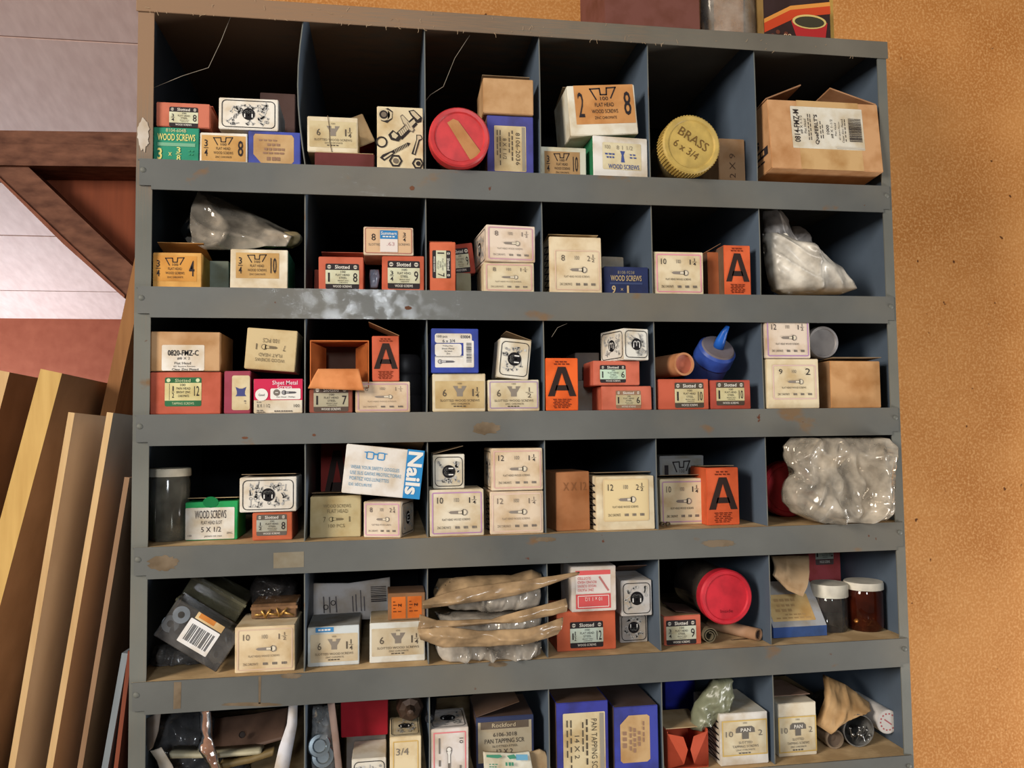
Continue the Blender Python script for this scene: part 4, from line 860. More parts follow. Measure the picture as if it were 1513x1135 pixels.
lying_jar('3j', 'tin with dull silver lid lying on the kraft box at the end of row three', 1217, 505, 26.5, .02, None, plain((176, 172, 170), .42, .6), plain((150, 146, 142), .4, .7), .06, .008, name='tin', cat='tin', lift=-.0005)
# ---------------- row 4
FL = 'floor'
standing_jar('4a', 'cloudy clear jar with ribbed white lid at the left end of row four', (219, 281), (692, 801), 4, .11, plain((222, 210, 184), .5), clear((150, 146, 130), .34, .12, 'cloudy_glass'))
def a_gws(F, lab, k):
    lab.rrect(F, 0, .16, .94, .98, .001, (230, 228, 220), 1); d = (60, 52, 54)
    k.text(F, 'WOOD SCREWS', .18, .23, .78, .44, d); k.text(F, 'FLAT HEAD SLOT', .3, .5, .7, .59, d); k.text(F, '5 X 1/2', .3, .66, .68, .79, d); k.text(F, 'JAPAN OR USA', .36, .88, .7, .93, d); k.text(F, '100', .05, .85, .12, .9, d); k.text(F, 'ZINC', .79, .8, .9, .85, d)
    k.disc(F, .48, .02, .008, (20, 120, 66), 2, 20, .006)
box('4b', 'green box with white wood screws label marked 5 x 1/2', (274, 351), (741, 798), 4, sb=FL, d=.05, col=(38, 158, 88), art=a_gws, cell=1, flap=('b', 4, .045), flapcol=(188, 164, 124))
box('4d', 'orange slotted box marked 8 with grey label under a round-mark box', (373, 432), (757, 798), 4, sb=FL, col=(200, 104, 70), art=t_slotted(('1', '2'), '8', bg=(178, 180, 168), hd=(104, 96, 88)), L=(.1, .08, .86, .84), cell=1, group=G1, d=.055)
box('4c', 'white round-mark box on the orange 8 box in row four', (354, 438), (705, 755), on='4d', sb=.022, d=.055, art=t_m(), cell=1, group=G4, flap=('b', 3, .05))
def a_beige(F, lab, k):
    g = (122, 110, 82); k.text(F, 'WOOD SCREWS', .26, .2, .8, .28, g); k.text(F, 'FLAT HEAD', .34, .32, .74, .41, g); k.text(F, '7', .26, .5, .31, .63, g); screwicon(k, F, .4, .5, .66, .62, g, (198, 184, 140), 3, True); k.text(F, '1', .76, .5, .79, .63, g); k.text(F, '100 PCS', .36, .68, .68, .76, g)
box('4e', 'stained beige box with faint flat head print under the tilted nails box', (458, 533), (733, 794), 4, sb=FL, d=.06, col=(196, 182, 140), art=a_beige, cell=2, flap=('b', 3, .05))
box('4f', 'cream box turned at an angle showing a round mark on its right end', (537, 592), (741, 792), 4, sb=.012, yaw=-18, d=.05, col=(220, 206, 186), art=t_pink('8', ('2', '1', '4'), (206, 160, 178), fade=(110, 98, 92)), more=[('right', t_m(270), None, 0)], group=G3)
def a_nails(F, lab, k):
    b = (52, 138, 196); k.rect(F, .78, .0, 1, 1, b, 1); k.text(F.sub(.795, .04, .985, .92, 90), 'Nails', 0, 0, 1, 1, WHT, 3, .03)
    for u in (.26, .4):
        k.frame(F, u, .12, u + .1, .28, .002, .0011, b, 2)
    k.rect(F, .36, .15, .4, .18, b, 2); k.line(F, [(.24, .14), (.26, .14)], .001, b); k.line(F, [(.5, .14), (.52, .14)], .001, b)
    for i, t_ in enumerate(('WEAR YOUR SAFETY GOGGLES', 'USE SUS GAFAS PROTECTORAS', 'PORTEZ VOS LUNETTES', 'DE S\u00c9CURIT\u00c9')): k.text(F, t_, .08, .42 + i * .115, (.7, .73, .58, .37)[i], .49 + i * .115, (86, 142, 176))
box('4g', 'tilted white and blue nails box with safety goggles warning', (508, 624), (660, 738), on=('4e', '4f'), roll=6.5, h=.052, sb=-.004, d=.06, col=(228, 222, 214), side=(196, 170, 140), art=a_nails, name='nail_box', flap=('b', 10, .05), lift=-.004)
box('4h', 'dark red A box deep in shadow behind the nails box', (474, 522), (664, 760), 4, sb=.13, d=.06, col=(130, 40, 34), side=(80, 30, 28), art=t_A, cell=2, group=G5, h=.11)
box('4j', 'cream purple-framed box marked 10 1 1/4 under the small round-mark box', (635, 715), (723, 791), 4, sb=.004, d=.06, col=(228, 216, 192), art=t_pink('10', ('1', '1', '4'), (184, 140, 180)), cell=3, group=G3)
box('4i', 'small white round-mark box with open flap on the 10 1 1/4 box', (640, 686), (671, 720), on='4j', sb=.012, d=.05, col=(226, 220, 204), art=t_m(270), cell=3, group=G4, flap=('l', 14, .034))
box('4l', 'faded cream 12 1 1/4 box under the bolder-printed 12 box', (724, 806), (725, 787), 4, sb=.006, d=.07, col=(224, 204, 178), art=t_pink('12', ('1', '1', '4'), (226, 198, 180), fade=(120, 106, 94)), more=[('left', zig, None, 0)], cell=3, group=G3)
box('4k', 'cream 12 1 1/4 box with bold print, upper of the pair in row four', (726, 806), (662, 724), on='4l', sb=.005, d=.07, col=(228, 208, 180), art=t_pink('12', ('1', '1', '4'), (218, 176, 164)), more=[('left', t_m(), None, 0)], cell=3, group=G3)
def a_x12(F, lab, k): k.text(F, 'X X 12', .22, .18, .9, .32, (140, 92, 58), 2)
box('4m', 'plain brown cardboard box with pencilled X 12 beside the large cream box', (821, 872), (697, 784), 4, sb=FL, d=.06, col=(176, 118, 76), art=a_x12, cell=4, yaw=6, name='kraft_box')
box('4n', 'large cream box marked 12 2 1/2 in the fourth bin of row four', (881, 970), (703, 783), 4, sb=FL, d=.07, col=(230, 216, 184), art=t_pink('12', ('2', '1', '2'), (222, 196, 150), bg=(226, 204, 156), u0=.12, u1=.9, v1=.84), more=[('left', zig, None, 0)], cell=4, group=G3, flap=('b', 3, .06))
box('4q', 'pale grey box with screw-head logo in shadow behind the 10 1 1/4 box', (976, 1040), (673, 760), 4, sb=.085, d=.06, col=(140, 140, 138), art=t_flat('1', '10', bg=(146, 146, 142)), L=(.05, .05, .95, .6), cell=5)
box('4o', 'cream mauve-framed box marked 10 1 1/4 beside the A box in row four', (976, 1041), (707, 775), 4, sb=FL, d=.055, col=(228, 212, 174), art=t_pink('10', ('1', '1', '4'), (190, 150, 176)), cell=5, group=G3, flap=('b', 4, .05))
box('4p', 'orange A box standing beside the mauve-framed box in row four', (1044, 1092), (691, 771), 4, sb=.022, d=.05, col=(220, 98, 56), art=t_A, cell=5, group=G5, flap=('b', 2, .04))
for i, px in enumerate((979, 987)):
    c = atz(px, 778, F_[4]); me = lathe([(.0013, -.0016), (.0028, -.0016), (.0028, .0016), (.0013, .0016), (.0013, -.0016)], 6, False); o = link('hex_nut', me, [plain((130, 112, 88), .4, .7)]); o.location = (c.x, max(.003, c.y), F_[4] + .0029); o.rotation_euler = (math.pi / 2, 0, 0)
    tag(o, ('small brown hex nut against the divider under the 10 1 1/4 box', 'small brown hex nut just right of another nut in row four')[i], 'nut', 'loose nuts on the shelf')
lying_jar('4t', 'jar lying on its side with dark red lid behind the clear bag', 1166, 717, 44, .075, F_[4], plain((168, 34, 44), .45), darkglass, .09)
o = link('tape_roll', lathe([(.017, -.006), (.027, -.006), (.027, .006), (.017, .006), (.017, -.006)], 36), [plain((84, 78, 70), .5)]); c = at(1240, 724, .03); o.location = (c.x, .032, F_[4] + .0365); o.rotation_euler = (math.radians(80), 0, .2); tag(o, 'dark round coil inside the clear plastic bag', 'coil')
pillow('plastic_bag', 'big crinkled clear plastic bag stuffed in the right bin of row four', 'bag', [(646, 1168, 1302), (660, 1158, 1312), (680, 1161, 1316), (700, 1166, 1316), (722, 1158, 1317), (742, 1160, 1320), (758, 1172, 1314), (768, 1194, 1308), (774, 1215, 1296)], .012, .018, clear((244, 230, 208), .4, .06, 'film'), .022, 15, 21, back=2.4, nx=60, nz=54, xlim=(DX[5] + .002, .416), zmin=F_[4] + .001)
# ---------------- row 5
PK = tag(empty('washer_pack', at(285, 950, .03)), 'clear plastic pack of washers with white barcode label, tipped in the left bin', 'pack'); PK.location = (0, 0, 0)
c0 = at(291, 934, .015); PK.location = c0; PK.rotation_euler = (0, math.radians(33.5), 0)
pw, ph = 100 / FOC * .88, 58 / FOC * .88
PK.location.z = F_[5] + .001 + pw / 2 * math.sin(math.radians(33.5)) + ph / 2 * math.cos(math.radians(33.5))
boxobj('case', [clear((196, 192, 188), .13, .05, 'film')], PK, -pw / 2, pw / 2, 0, .03, -ph / 2, ph / 2, bev=.001)
pr = Pr(); k = Pr(); Fp = Fr((-pw / 2, 0, ph / 2), (pw, 0, 0), (0, 0, -ph), (0, -1, 0)); pr.rrect(Fp, .3, .2, .76, .82, .001, (232, 230, 228), 2)
u = .36
while u < .72: k.rect(Fp, u, .3, u + .01, .72, (40, 38, 40), 3); u += random.choice((.016, .022, .03))
pr.rect(Fp, .34, -.0, .76, .17, (222, 196, 150), 2); pr.rect(Fp, .38, .0, .62, .12, (206, 132, 60), 2.5); lo = pr.build('label', PK, True); k.build('print', lo)
WM = plain((156, 164, 170), .35, .8); wash = lathe([(.0035, -.0008), (.0088, -.0008), (.0088, .0008), (.0035, .0008), (.0035, -.0008)], 20)
for i, (u, v) in enumerate(((.16, .3), (.1, .62), (.24, .7), (.86, .72), (.78, .88), (.88, .3))):
    P = PK.location + Matrix.Rotation(math.radians(33.5), 3, 'Y') @ Vector((-pw / 2 + pw * u, .004 + .002 * i, ph / 2 - ph * v)); o = link('washer', wash, [WM] if i == 0 else []); o.location = P; o.rotation_euler = (math.radians(80), .2, i * .3)
    tag(o, 'zinc washer inside the clear barcode-labelled pack', 'washer', 'washers in the clear pack')
def clearbox(label, cx, cy, wpx, hpx, ang, y, d, col, opac, inner=None, zb=None, extra=()):
    W_, H_ = wpx / FOC * (y - CP.y), hpx / FOC * (y - CP.y); c = at(cx, cy, y); r_ = tag(empty('plastic_case', c, (0, math.radians(ang), 0)), label, 'case')
    if zb is not None: r_.location.z = zb + abs(W_ / 2 * math.sin(math.radians(ang))) + H_ / 2 * math.cos(math.radians(ang))
    boxobj('case', [clear(col, opac, .12, 'case')], r_, -W_ / 2, W_ / 2, 0, d, -H_ / 2, H_ / 2, bev=.001)
    boxobj('rim', [clear(col, min(.9, opac * 1.7), .2, 'case')], r_, -W_ / 2 - .0008, W_ / 2 + .0008, -.0006, .003, H_ / 2 - .006, H_ / 2 - .003)
    if inner: boxobj('insert', [paper(inner)], r_, -W_ / 2 * .8, W_ / 2 * .8, .004, d - .004, -H_ / 2 * .25, H_ / 2 * .0)
    return r_
clearbox('olive tinted plastic case tilted behind the washer pack, lower of two', 300, 917, 92, 28, 31, .05, .05, (196, 184, 138), .4, (214, 184, 128))
clearbox('dark tinted plastic case tilted at the top of the left bin in row five', 317, 884, 84, 32, 31, .06, .05, (120, 116, 92), .45)
pillow('plastic_sachet', 'loose clear sachet of dark hardware beneath the washer pack', 'sachet', [(952, 228, 262), (966, 224, 300), (980, 222, 318), (990, 222, 318)], .07, .018, clear((120, 116, 112), .5, .1, 'film'), .006, 70, 3, zmin=F_[5] + .001)
box('5c', 'stained cream box marked 10 1 1/2 in the left bin of row five', (347, 436), (925, 993), 5, sb=FL, d=.065, col=(226, 206, 170), art=t_pink('10', ('1', '1', '2'), (214, 186, 160), fade=(110, 96, 84)), cell=1, group=G3)
DB = clearbox('small flat case of brass screws lying on the 10 1 1/2 box', 405, 901, 62, 20, 0, .04, .045, (170, 128, 92), .55, (150, 98, 60), zb=TOP['5c'] + .0008)
for i in range(7):
    o = tube_path([(-.004, 0, 0), (.006, 0, 0)], [.0016, .0008], 7, 'brass_screw', [plain((196, 152, 84), .35, .6)]); o.location = DB.location + Vector((-.016 + .0052 * i, -.0024, -.003 + .001 * (i % 3))); o.rotation_euler = (0, i * 1.1, 0)
    tag(o, 'brass screw on the front of the small flat case', 'screw', 'brass screws in the flat case')
pillow('plastic_bag', 'dark clear bag in shadow at the back of the left bin in row five', 'bag', [(848, 380, 425), (862, 372, 440), (880, 368, 440), (895, 372, 438)], .12, .03, clear((90, 84, 80), .4, .1, 'film'), .008, 50, 8)
box('5f', 'pale 6 1 1/4 box with a small blue sticker, in row five', (449, 531), (925, 984), 5, sb=FL, d=.06, col=(206, 212, 212), side=(150, 150, 146), art=t_slotw('6', ('1', '1', '4'), (206, 190, 160)), L=(.05, .2, .97, .9), cell=2, group=G6, more=[('front', lambda F, lab, k: (lab.rect(F, .15, .03, .5, .15, (64, 134, 188), 1), bars(k, F, [(.2, .07, .45, .11, 4)], WHT)), None, 0)])
box('5g', 'pale box marked 6 1 1/4 below the small orange-labelled box', (546, 628), (919, 978), 5, sb=FL, d=.06, col=(222, 222, 214), side=(190, 172, 140), art=t_slotw('6', ('1', '1', '4'), (210, 196, 168)), L=(.04, .15, .98, .84), cell=2, group=G6)
CARD = ribbon('packing_card', 'white card with barcode and diagrams standing behind the pale boxes', 'card', [(454, 862), (515, 862), (576, 853)], [(460, 914), (518, 916), (577, 914)], .1, paper((206, 200, 196)), th=.0012, bulge=.002, amp=.0006)
k = Pr(); P0, P1, P2 = at(454, 864, .094), at(576, 858, .094), at(456, 912, .094); Fc = Fr(P0 - CARD.location, P1 - P0, P2 - P0, (0, -1, 0))
for v in [i * .055 for i in range(9)]: k.rect(Fc, .76, .16 + v, .95, .16 + v + random.choice((.02, .035)), (60, 54, 56), 2)
for u in (.18, .25, .33, .53, .57, .63, .67): k.rect(Fc, u, random.uniform(.25, .5), u + .012, .9, (110, 104, 106), 2)
k.ring(Fc, .3, .6, .003, .0008, K, 2); k.ring(Fc, .21, .72, .003, .0008, K, 2); k.build('print', CARD)
def a_or(F, lab, k):
    for u in (.1, .53):
        lab.rect(F, u, .14, u + .38, .94, (226, 120, 46), 1); bars(k, F, [(u + .04, .3 + .12 * i, u + .1 + .2 * (i % 2), .34 + .12 * i, 2) for i in range(4)], (120, 60, 28)); k.text(F.sub(u + .18, .3, u + .26, .6, 270), 'Z', 0, 0, 1, 1, K)
box('5i', 'small dark box with two bright orange panels on the pale 6 1 1/4 box', (573, 628), (876, 916), on='5g', sb=.025, d=.04, col=(150, 110, 76), side=(120, 92, 70), art=a_or, cell=2)
# three folded bags stacked and bulging out of the third bin
tanm = clear((196, 164, 124), .8, .2, 'yellowed_film'); film = clear((238, 226, 208), .45, .06, 'film')
for (lab_, up, lo2, pouch, yy, sd) in (
    ('yellowed folded plastic bag, bottom of the three stacked in row five', [(617, 929), (662, 926), (707, 932), (778, 929), (832, 912)], [(621, 945), (654, 957), (725, 955), (778, 951), (824, 937)], [(944, 641, 800), (954, 641, 800), (964, 645, 799), (970, 650, 796), (973, 656, 790)], -.024, 2),
    ('yellowed folded plastic bag, middle of the three stacked in row five', [(620, 908), (645, 916), (668, 916), (725, 914), (771, 902), (836, 884)], [(617, 930), (636, 935), (668, 926), (725, 921), (771, 919), (837, 903)], [(904, 642, 800), (912, 646, 800), (922, 652, 798), (929, 660, 796)], -.012, 4),
    ('yellowed folded plastic bag with pointed corner, top of the three stacked in row five', [(624, 888), (660, 876), (693, 868), (771, 857), (855, 844)], [(624, 900), (660, 895), (689, 891), (761, 880), (852, 850)], [(866, 642, 798), (878, 648, 798), (890, 656, 796), (900, 664, 780)], -.007, 6)):
    PB = tag(empty('plastic_bag', at(730, (up[0][1] + lo2[0][1]) / 2, .03)), lab_, 'bag', 'yellowed bags stacked in row five'); PB.location.y = .05
    pillow('pouch', None, None, pouch, .024, .02, film, .014, (9, 26, 80), sd, parent=PB, back=1.5, nx=50, xlim=(DX[2] + .002, DX[3] - .002), zmin=F_[5] + .001, nz=16)
    ribbon('rolled_edge', None, None, up, lo2, yy, tanm, th=.0012, bulge=.004, amp=.0045, s=(18, 60, 10), n=60, m=12, seed=sd, parent=PB)
    if sd == 6:
        ribbon('back_fold', None, None, [(640, 872), (648, 855), (689, 851), (755, 849), (785, 841), (799, 847)], [(641, 890), (660, 884), (693, 876), (755, 868), (785, 862), (799, 858)], .03, tanm, th=.001, bulge=.003, amp=.006, s=(20, 50, 60), n=50, parent=PB, ylo=.004)
def a_wr(F, lab, k):
    r_ = (206, 84, 84); k.rect(F, .1, .1, .88, .2, (214, 92, 92), 1); k.rect(F, .1, .2, .88, .6, (224, 214, 206), 1); k.rect(F, .1, .62, .88, .94, r_, 1); k.frame(F, .14, .65, .84, .91, .0008, .0008, (232, 214, 206), 2)
    for i, t_ in enumerate(('SLOTTED', 'ROUND HEAD', 'WOOD SCREWS', 'ZINC PLATED')): k.text(F.sub(.14, .24 + i * .085, (.44, .56, .56, .5)[i], .3 + i * .085, 180), t_, 0, 0, 1, 1, r_)
    k.line(F, [(.64, .26), (.82, .54)], .0022, (190, 120, 116)); k.text(F.sub(.3, .69, .68, .77, 180), '10 x 1 1/2', 0, 0, 1, 1, (232, 214, 206))
box('5k', 'orange slotted box marked 1 1/2 12 below the white and red box', (823, 910), (902, 961), 5, sb=FL, d=.06, col=(206, 102, 68), art=t_slotted(('1', '1', '2'), '12', bg=(206, 220, 206)), L=(.22, .28, .78, .93), cell=4, group=G1)
box('5l', 'white and red box printed upside down on the orange 1 1/2 12 box', (844, 910), (836, 901), on='5k', sb=.014, d=.055, col=(216, 206, 196), art=a_wr, cell=4)
box('5n', 'silvery round-mark box, lower of the pair in the fourth bin of row five', (916, 961), (904, 949), 5, sb=FL, d=.06, col=(178, 172, 166), art=t_m(180), cell=4, group=G4)
box('5m', 'white round-mark box, upper of the pair in the fourth bin of row five', (918, 963), (857, 902), on='5n', sb=.022, d=.06, col=(206, 202, 198), art=t_m(), cell=4, group=G4, flap=('b', 16, .05), flapcol=(110, 84, 68))
box('5o', 'orange slotted box marked 3/4 9 with gaping lid in row five', (981, 1036), (909, 953), 5, sb=FL, d=.05, col=(200, 104, 80), side=(190, 158, 122), art=t_slotted(('3', '4'), '9', bg=(206, 210, 190)), L=(.06, .16, .86, .98), cell=5, group=G1, flap=('r', 8, .03), flapcol=(70, 52, 44))
# rolled dark sheet, jar and tube
def roll(label, px, py, rpx, y, ln, mat, turns=2.3, zb=None):
    c = at(px, py, y); R_ = rpx / FOC * (y - CP.y); pts = []
    n = 60
    for i in range(n + 1):
        t = i / n; a = t * turns * 2 * math.pi; q = R_ * (1 - .6 * t); pts.append((q * math.cos(a), q * math.sin(a)))
    vs_, fs = [], []
    for s, off in ((0, 0), (1, R_ * .1)):
        for (x, z) in pts:
            q = math.hypot(x, z); f = (q - off) / q; vs_ += [(x * f, 0, z * f), (x * f, ln, z * f)]
    N = 2 * (n + 1)
    for i in range(n):
        a = 2 * i; fs += [(a, a + 2, a + 3, a + 1), (N + a, N + a + 1, N + a + 3, N + a + 2), (a, N + a, N + a + 2, a + 2), (a + 1, a + 3, N + a + 3, N + a + 1)]
    me = bpy.data.meshes.new('rolled_sheet'); me.from_pydata(vs_, [], fs); me.update(); o = link('rolled_sheet', me, [mat]); o.location = (c.x, y, (zb + R_ + .0004) if zb else c.z); tag(o, label, 'roll'); return o
RJ, lo, r = lying_jar('5q', 'clear jar lying on its side with large bright red lid in row five', 1074, 883, 42, .02, None, plain((214, 46, 60), .4), clear((150, 134, 120), .4, .1, 'jar_glass'), .1, .014)
RJ.location.z = max(RJ.location.z, F_[5] + r + .001)
pr = Pr(); pr.text(Fr((-r, r, -.002), (2 * r, 0, 0), (0, -2 * r, 0), (0, 0, 1)), 'Inside', .38, .72, .62, .78, (130, 26, 38), 2); pr.build('print', RJ)
roll('small dark rolled sheet lying beside the orange 3/4 9 box', 1049, 936, 12.5, .018, .07, plain((110, 100, 78), .6), zb=F_[5])
tube('tan cardboard tube with open end under the red-lidded jar', 1121, 937, 9.5, .02, .07, (-.55, 1, .0), paper((176, 140, 112)), plain((60, 42, 36), .8), zb=F_[5], wall=.72)
o = tube_path([(0, 0, 0), (.012, .001, .0), (.02, .0, .0003)], .0006, 6, 'nail', [plain((100, 80, 60), .5, .6)]); c = atz(1090, 946, F_[5]); o.location = (c.x - .008, c.y, F_[5] + .0008); tag(o, 'thin nail lying on the dusty shelf below the red-lidded jar', 'nail')
box('5w', 'red slotted box marked 1 12 standing behind the two white-lidded jars', (1196, 1268), (817, 940), 5, sb=.13, d=.07, col=(188, 84, 88), art=t_slotted('1', '12', bg=(176, 184, 172), hd=(96, 80, 78)), L=(.22, .14, .78, .46), cell=6, group=G1, h=.118)
# sloping blue box with a kraft bag on it
BB = tag(empty('sloping_box', (0, 0, 0)), 'blue and white box with tan label, tipped back below the paper bag', 'box')
q0 = atz(1144, 944, F_[5]); yb = max(.008, q0.y); A, B = at(1143, 944, yb).x, at(1222, 940, yb).x; BB.location = ((A + B) / 2, yb, F_[5] + .0006); hw = (B - A) / 2; BB.location.x = max(BB.location.x, DX[5] + hw + .002)
bm = bmesh.new(); pts_ = [(0, 0), (.05, 0), (.055, .052), (.038, .058), (0, .012)]
f = [bm.verts.new((-hw, y_, z_)) for y_, z_ in pts_]; g = [bm.verts.new((hw, y_, z_)) for y_, z_ in pts_]; bm.faces.new(f[::-1]); bm.faces.new(g)
for i in range(5):
    q = bm.faces.new((f[i], f[(i + 1) % 5], g[(i + 1) % 5], g[i])); q.material_index = 1 if i in (3,) else 0
finish(bm, 'carton', [paper((66, 96, 160)), paper((176, 178, 182))], BB)
sl = Vector((0, -.038, -.046)); nn = Vector((0, -.046, .038)).normalized(); Fs = Fr((-hw, .038, .058), (2 * hw, 0, 0), sl, nn); lab, k = Pr(), Pr(); lab.rrect(Fs, .04, .3, .84, .88, .0012, (222, 190, 132), 1)
bars(k, Fs, [(.18, .4, .6, .46, 4), (.2, .52, .56, .57, 4), (.15, .62, .5, .68, 3), (.3, .73, .7, .76, 5), (.12, .8, .78, .83, 6)], (186, 152, 104)); lo = lab.build('label', BB, True); k.build('print', lo)
kb = paper((186, 156, 120))
ribbon('paper_bag', 'folded kraft paper bag hanging over the tipped blue box', 'bag', [(1140, 822), (1168, 821), (1194, 821)], [(1142, 850), (1163, 872), (1186, 882)], .062, kb, th=.004, bulge=.006, amp=.003, ylo=.02)
standing_jar('5u', 'clear glass jar with white lid, nearest the tipped blue box', (1203, 1252), (861, 937), 5, .27, plain((228, 222, 204), .45), clear((206, 202, 194), .07, .04, 'jar_glass'), over=1.05)
JA, jc, jr, jh = standing_jar('5v', 'amber jar with white lid at the right end of row five', (1253, 1304), (858, 936), 5, .15, plain((226, 218, 200), .5), clear((74, 26, 12), .6, .05, 'amber_glass'), over=1.04)
for i in range(5):
    o = tube_path([(0, 0, 0), (.0, .0, .013), (0, 0, .0135), (0, 0, .015)], [.0008, .0013, .0028, .0026], 8, 'screw', [plain((210, 140, 70), .3, .7)]); o.location = jc + Vector((-.01 + .005 * i, -.006 + .003 * (i % 2), .004)); o.rotation_euler = (.5 + .3 * i, .4 * (i - 2), i)
    tag(o, 'loose screw lying in the amber jar', 'screw', 'screws in the amber jar')
# ---------------- row 6
zf = F_[6]; RZ[0] = zf + .0008
pillow('plastic_bag', 'smoky clear bag filling the left bin of the bottom row', 'bag', [(1050, 222, 300), (1066, 218, 320), (1088, 219, 350), (1110, 222, 360), (1135, 226, 370), (1165, 230, 372)], .1, .035, clear((110, 110, 112), .5, .12, 'film'), .014, 24, 17, zmin=zf + .001, xlim=(DX[0] + .002, DX[1] - .002))
ribbon('brown_plate', 'dull brown plate with a drilled hole in the left bin of the bottom row', 'plate', [(318, 1062), (372, 1056), (426, 1046)], [(312, 1108), (345, 1114), (420, 1092)], .085, plain((96, 72, 58), .6), th=.004, bulge=0, amp=.0003, ylo=.05)
o = link('hole_dark_disc', lathe([(0, .0), (.0028, .0), (.0036, .001)], 16), [plain((40, 28, 24), .7)]); P = at(358, 1086, .058); o.location = P; o.rotation_euler = (math.radians(60), 0, 0); tag(o, 'dark disc standing for the shaded hole in the brown plate', 'hole')  # no real opening: dark disc paints the shade inside the hole
ribbon('cream_strip', 'cream plastic channel lying across the left bin of the bottom row', 'strip', [(250, 1113), (320, 1114), (386, 1109)], [(252, 1121), (320, 1120), (386, 1115)], .034, plain((190, 182, 152), .5), th=.02, bulge=.001, amp=.0004)
ribbon('olive_strip', 'olive wooden slat below the cream channel in the bottom row', 'strip', [(325, 1129), (370, 1120), (405, 1108)], [(326, 1137), (370, 1128), (404, 1117)], .03, plain((124, 104, 64), .6), th=.015, bulge=.001, amp=.0004)
ribbon('plastic_twist', 'twisted brown plastic strip hanging down in the bottom left bin', 'strip', [(294, 1048), (296, 1085), (292, 1108), (306, 1125), (320, 1160)], [(312, 1046), (313, 1085), (318, 1106), (325, 1128), (338, 1158)], .022, clear((176, 132, 108), .9, .15, 'film'), th=.003, bulge=.006, amp=.004, seed=3)
ribbon('hang_card', 'curved white hang card beside the divider in the bottom left bin', 'card', [(427, 1038), (424, 1070), (412, 1105), (402, 1150)], [(440, 1036), (439, 1072), (432, 1108), (424, 1152)], .018, paper((214, 214, 220)), th=.001, bulge=.003, amp=.0006)
ribbon('hang_card', 'grey hang card with slot at the far left of the bottom row', 'card', [(222, 1110), (232, 1125), (240, 1150)], [(238, 1104), (254, 1130), (262, 1150)], .02, paper((176, 170, 160)), th=.001, bulge=.002, amp=.0005)
ribbon('hang_card', 'grey-brown card standing against the left post in the bottom row', 'card', [(216, 1062), (216, 1085), (218, 1110)], [(238, 1050), (234, 1080), (226, 1105)], .04, paper((150, 138, 128)), th=.001, bulge=.002, amp=.0005)
BP = tag(empty('blister_pack', at(475, 1100, .03)), 'clear blister pack of bright metal parts in the second bottom bin', 'pack'); BP.location.y = .03; RZ[0] = zf + .001
pillow('blister', None, None, [(1042, 462, 488), (1070, 461, 494), (1082, 460, 492), (1110, 460, 496), (1165, 462, 502)], .04, .016, clear((206, 210, 212), .4, .08, 'film'), .006, 40, 6, xlim=(DX[1] + .002, DX[2]), parent=BP, zmin=zf + .001)
ribbon('backing_card', None, None, [(484, 1040), (490, 1085), (498, 1160)], [(494, 1038), (500, 1085), (508, 1160)], .022, paper((150, 128, 118)), th=.003, bulge=.001, amp=.0004, parent=BP)
for i, (px, py) in enumerate(((472, 1102), (477, 1118))):
    o = link('metal_disc', lathe([(0, .003), (.006, .003), (.0075, .001), (.011, .0008), (.012, -.001), (0, -.001)], 24), [plain((176, 190, 198), .25, .8)], BP); o.location = at(px, py, .02) - BP.location; o.rotation_euler = (math.radians(75), 0, .2)
box('6h', 'white round-mark box low beneath the dark red box in the bottom row', (520, 571), (1120, 1170), 6, sb=.004, d=.05, col=(222, 216, 202), art=t_m(), cell=2, group=G4)
box('6h2', 'grey box under the dark red box in the bottom row', (512, 570), (1086, 1160), 6, sb=.06, d=.06, col=(130, 122, 116), cell=2)
box('6g', 'plain dark red box tucked under the lip in the bottom row', (504, 573), (1035, 1085), on='6h2', sb=.055, d=.06, col=(150, 20, 36), cell=2)
box('6i', 'cream box with gold frame and sideways print 3/4 in the bottom row', (576, 622), (1088, 1170), 6, sb=.004, d=.06, col=(226, 208, 170), art=lambda F, lab, k: (k.frame(F, .1, .08, .92, .96, .001, .001, (206, 170, 96), 2), k.text(F.sub(.2, .2, .6, .32, 0), '3/4', 0, 0, 1, 1, GR)), cell=2, more=[('top', t_m(), None, 0)])
o = link('brass_fitting', lathe([(0, .02), (.004, .019), (.006, .008), (.012, .006), (.015, 0), (.015, -.02), (.011, -.03), (0, -.03)], 8, False), [plain((92, 72, 58), .45, .4)]); P = at(606, 1058, .035); o.location = (P.x, P.y + .012, TOP['6i'] + .0155); o.rotation_euler = (math.radians(90), 0, 0); tag(o, 'brown faceted fitting with a bright tip on the gold-framed box', 'fitting')
o.location.y = .045
def a_wp(F, lab, k):
    k.frame(F, .06, .06, .94, .96, .001, .0013, (222, 128, 132), 2); k.text(F.sub(.76, .12, .86, .3, 90), '10', 0, 0, 1, 1, K); screwicon(k, F.sub(.4, .3, .56, .9, 270), 0, 0, 1, 1, GR, WHT); bars(k, F, [(.2, .15, .26, .4, 1), (.2, .5, .26, .6, 1), (.76, .6, .82, .7, 1)], GR)
box('6k', 'white pink-framed box with sideways 10 beside the black marker', (632, 692), (1076, 1170), 6, sb=.004, d=.06, col=(224, 216, 210), art=a_wp, more=[('top', t_m(), None, 0)], cell=3, group=G3)
tube('black marker pen lying end-on over the pink-framed box in the bottom row', 635, 1062, 6.5, .02, .09, (.1, 1, .0), plain((30, 30, 32), .4), plain((120, 120, 122), .4), name='marker_pen', cat='pen', zb=TOP['6k'], wall=.6)
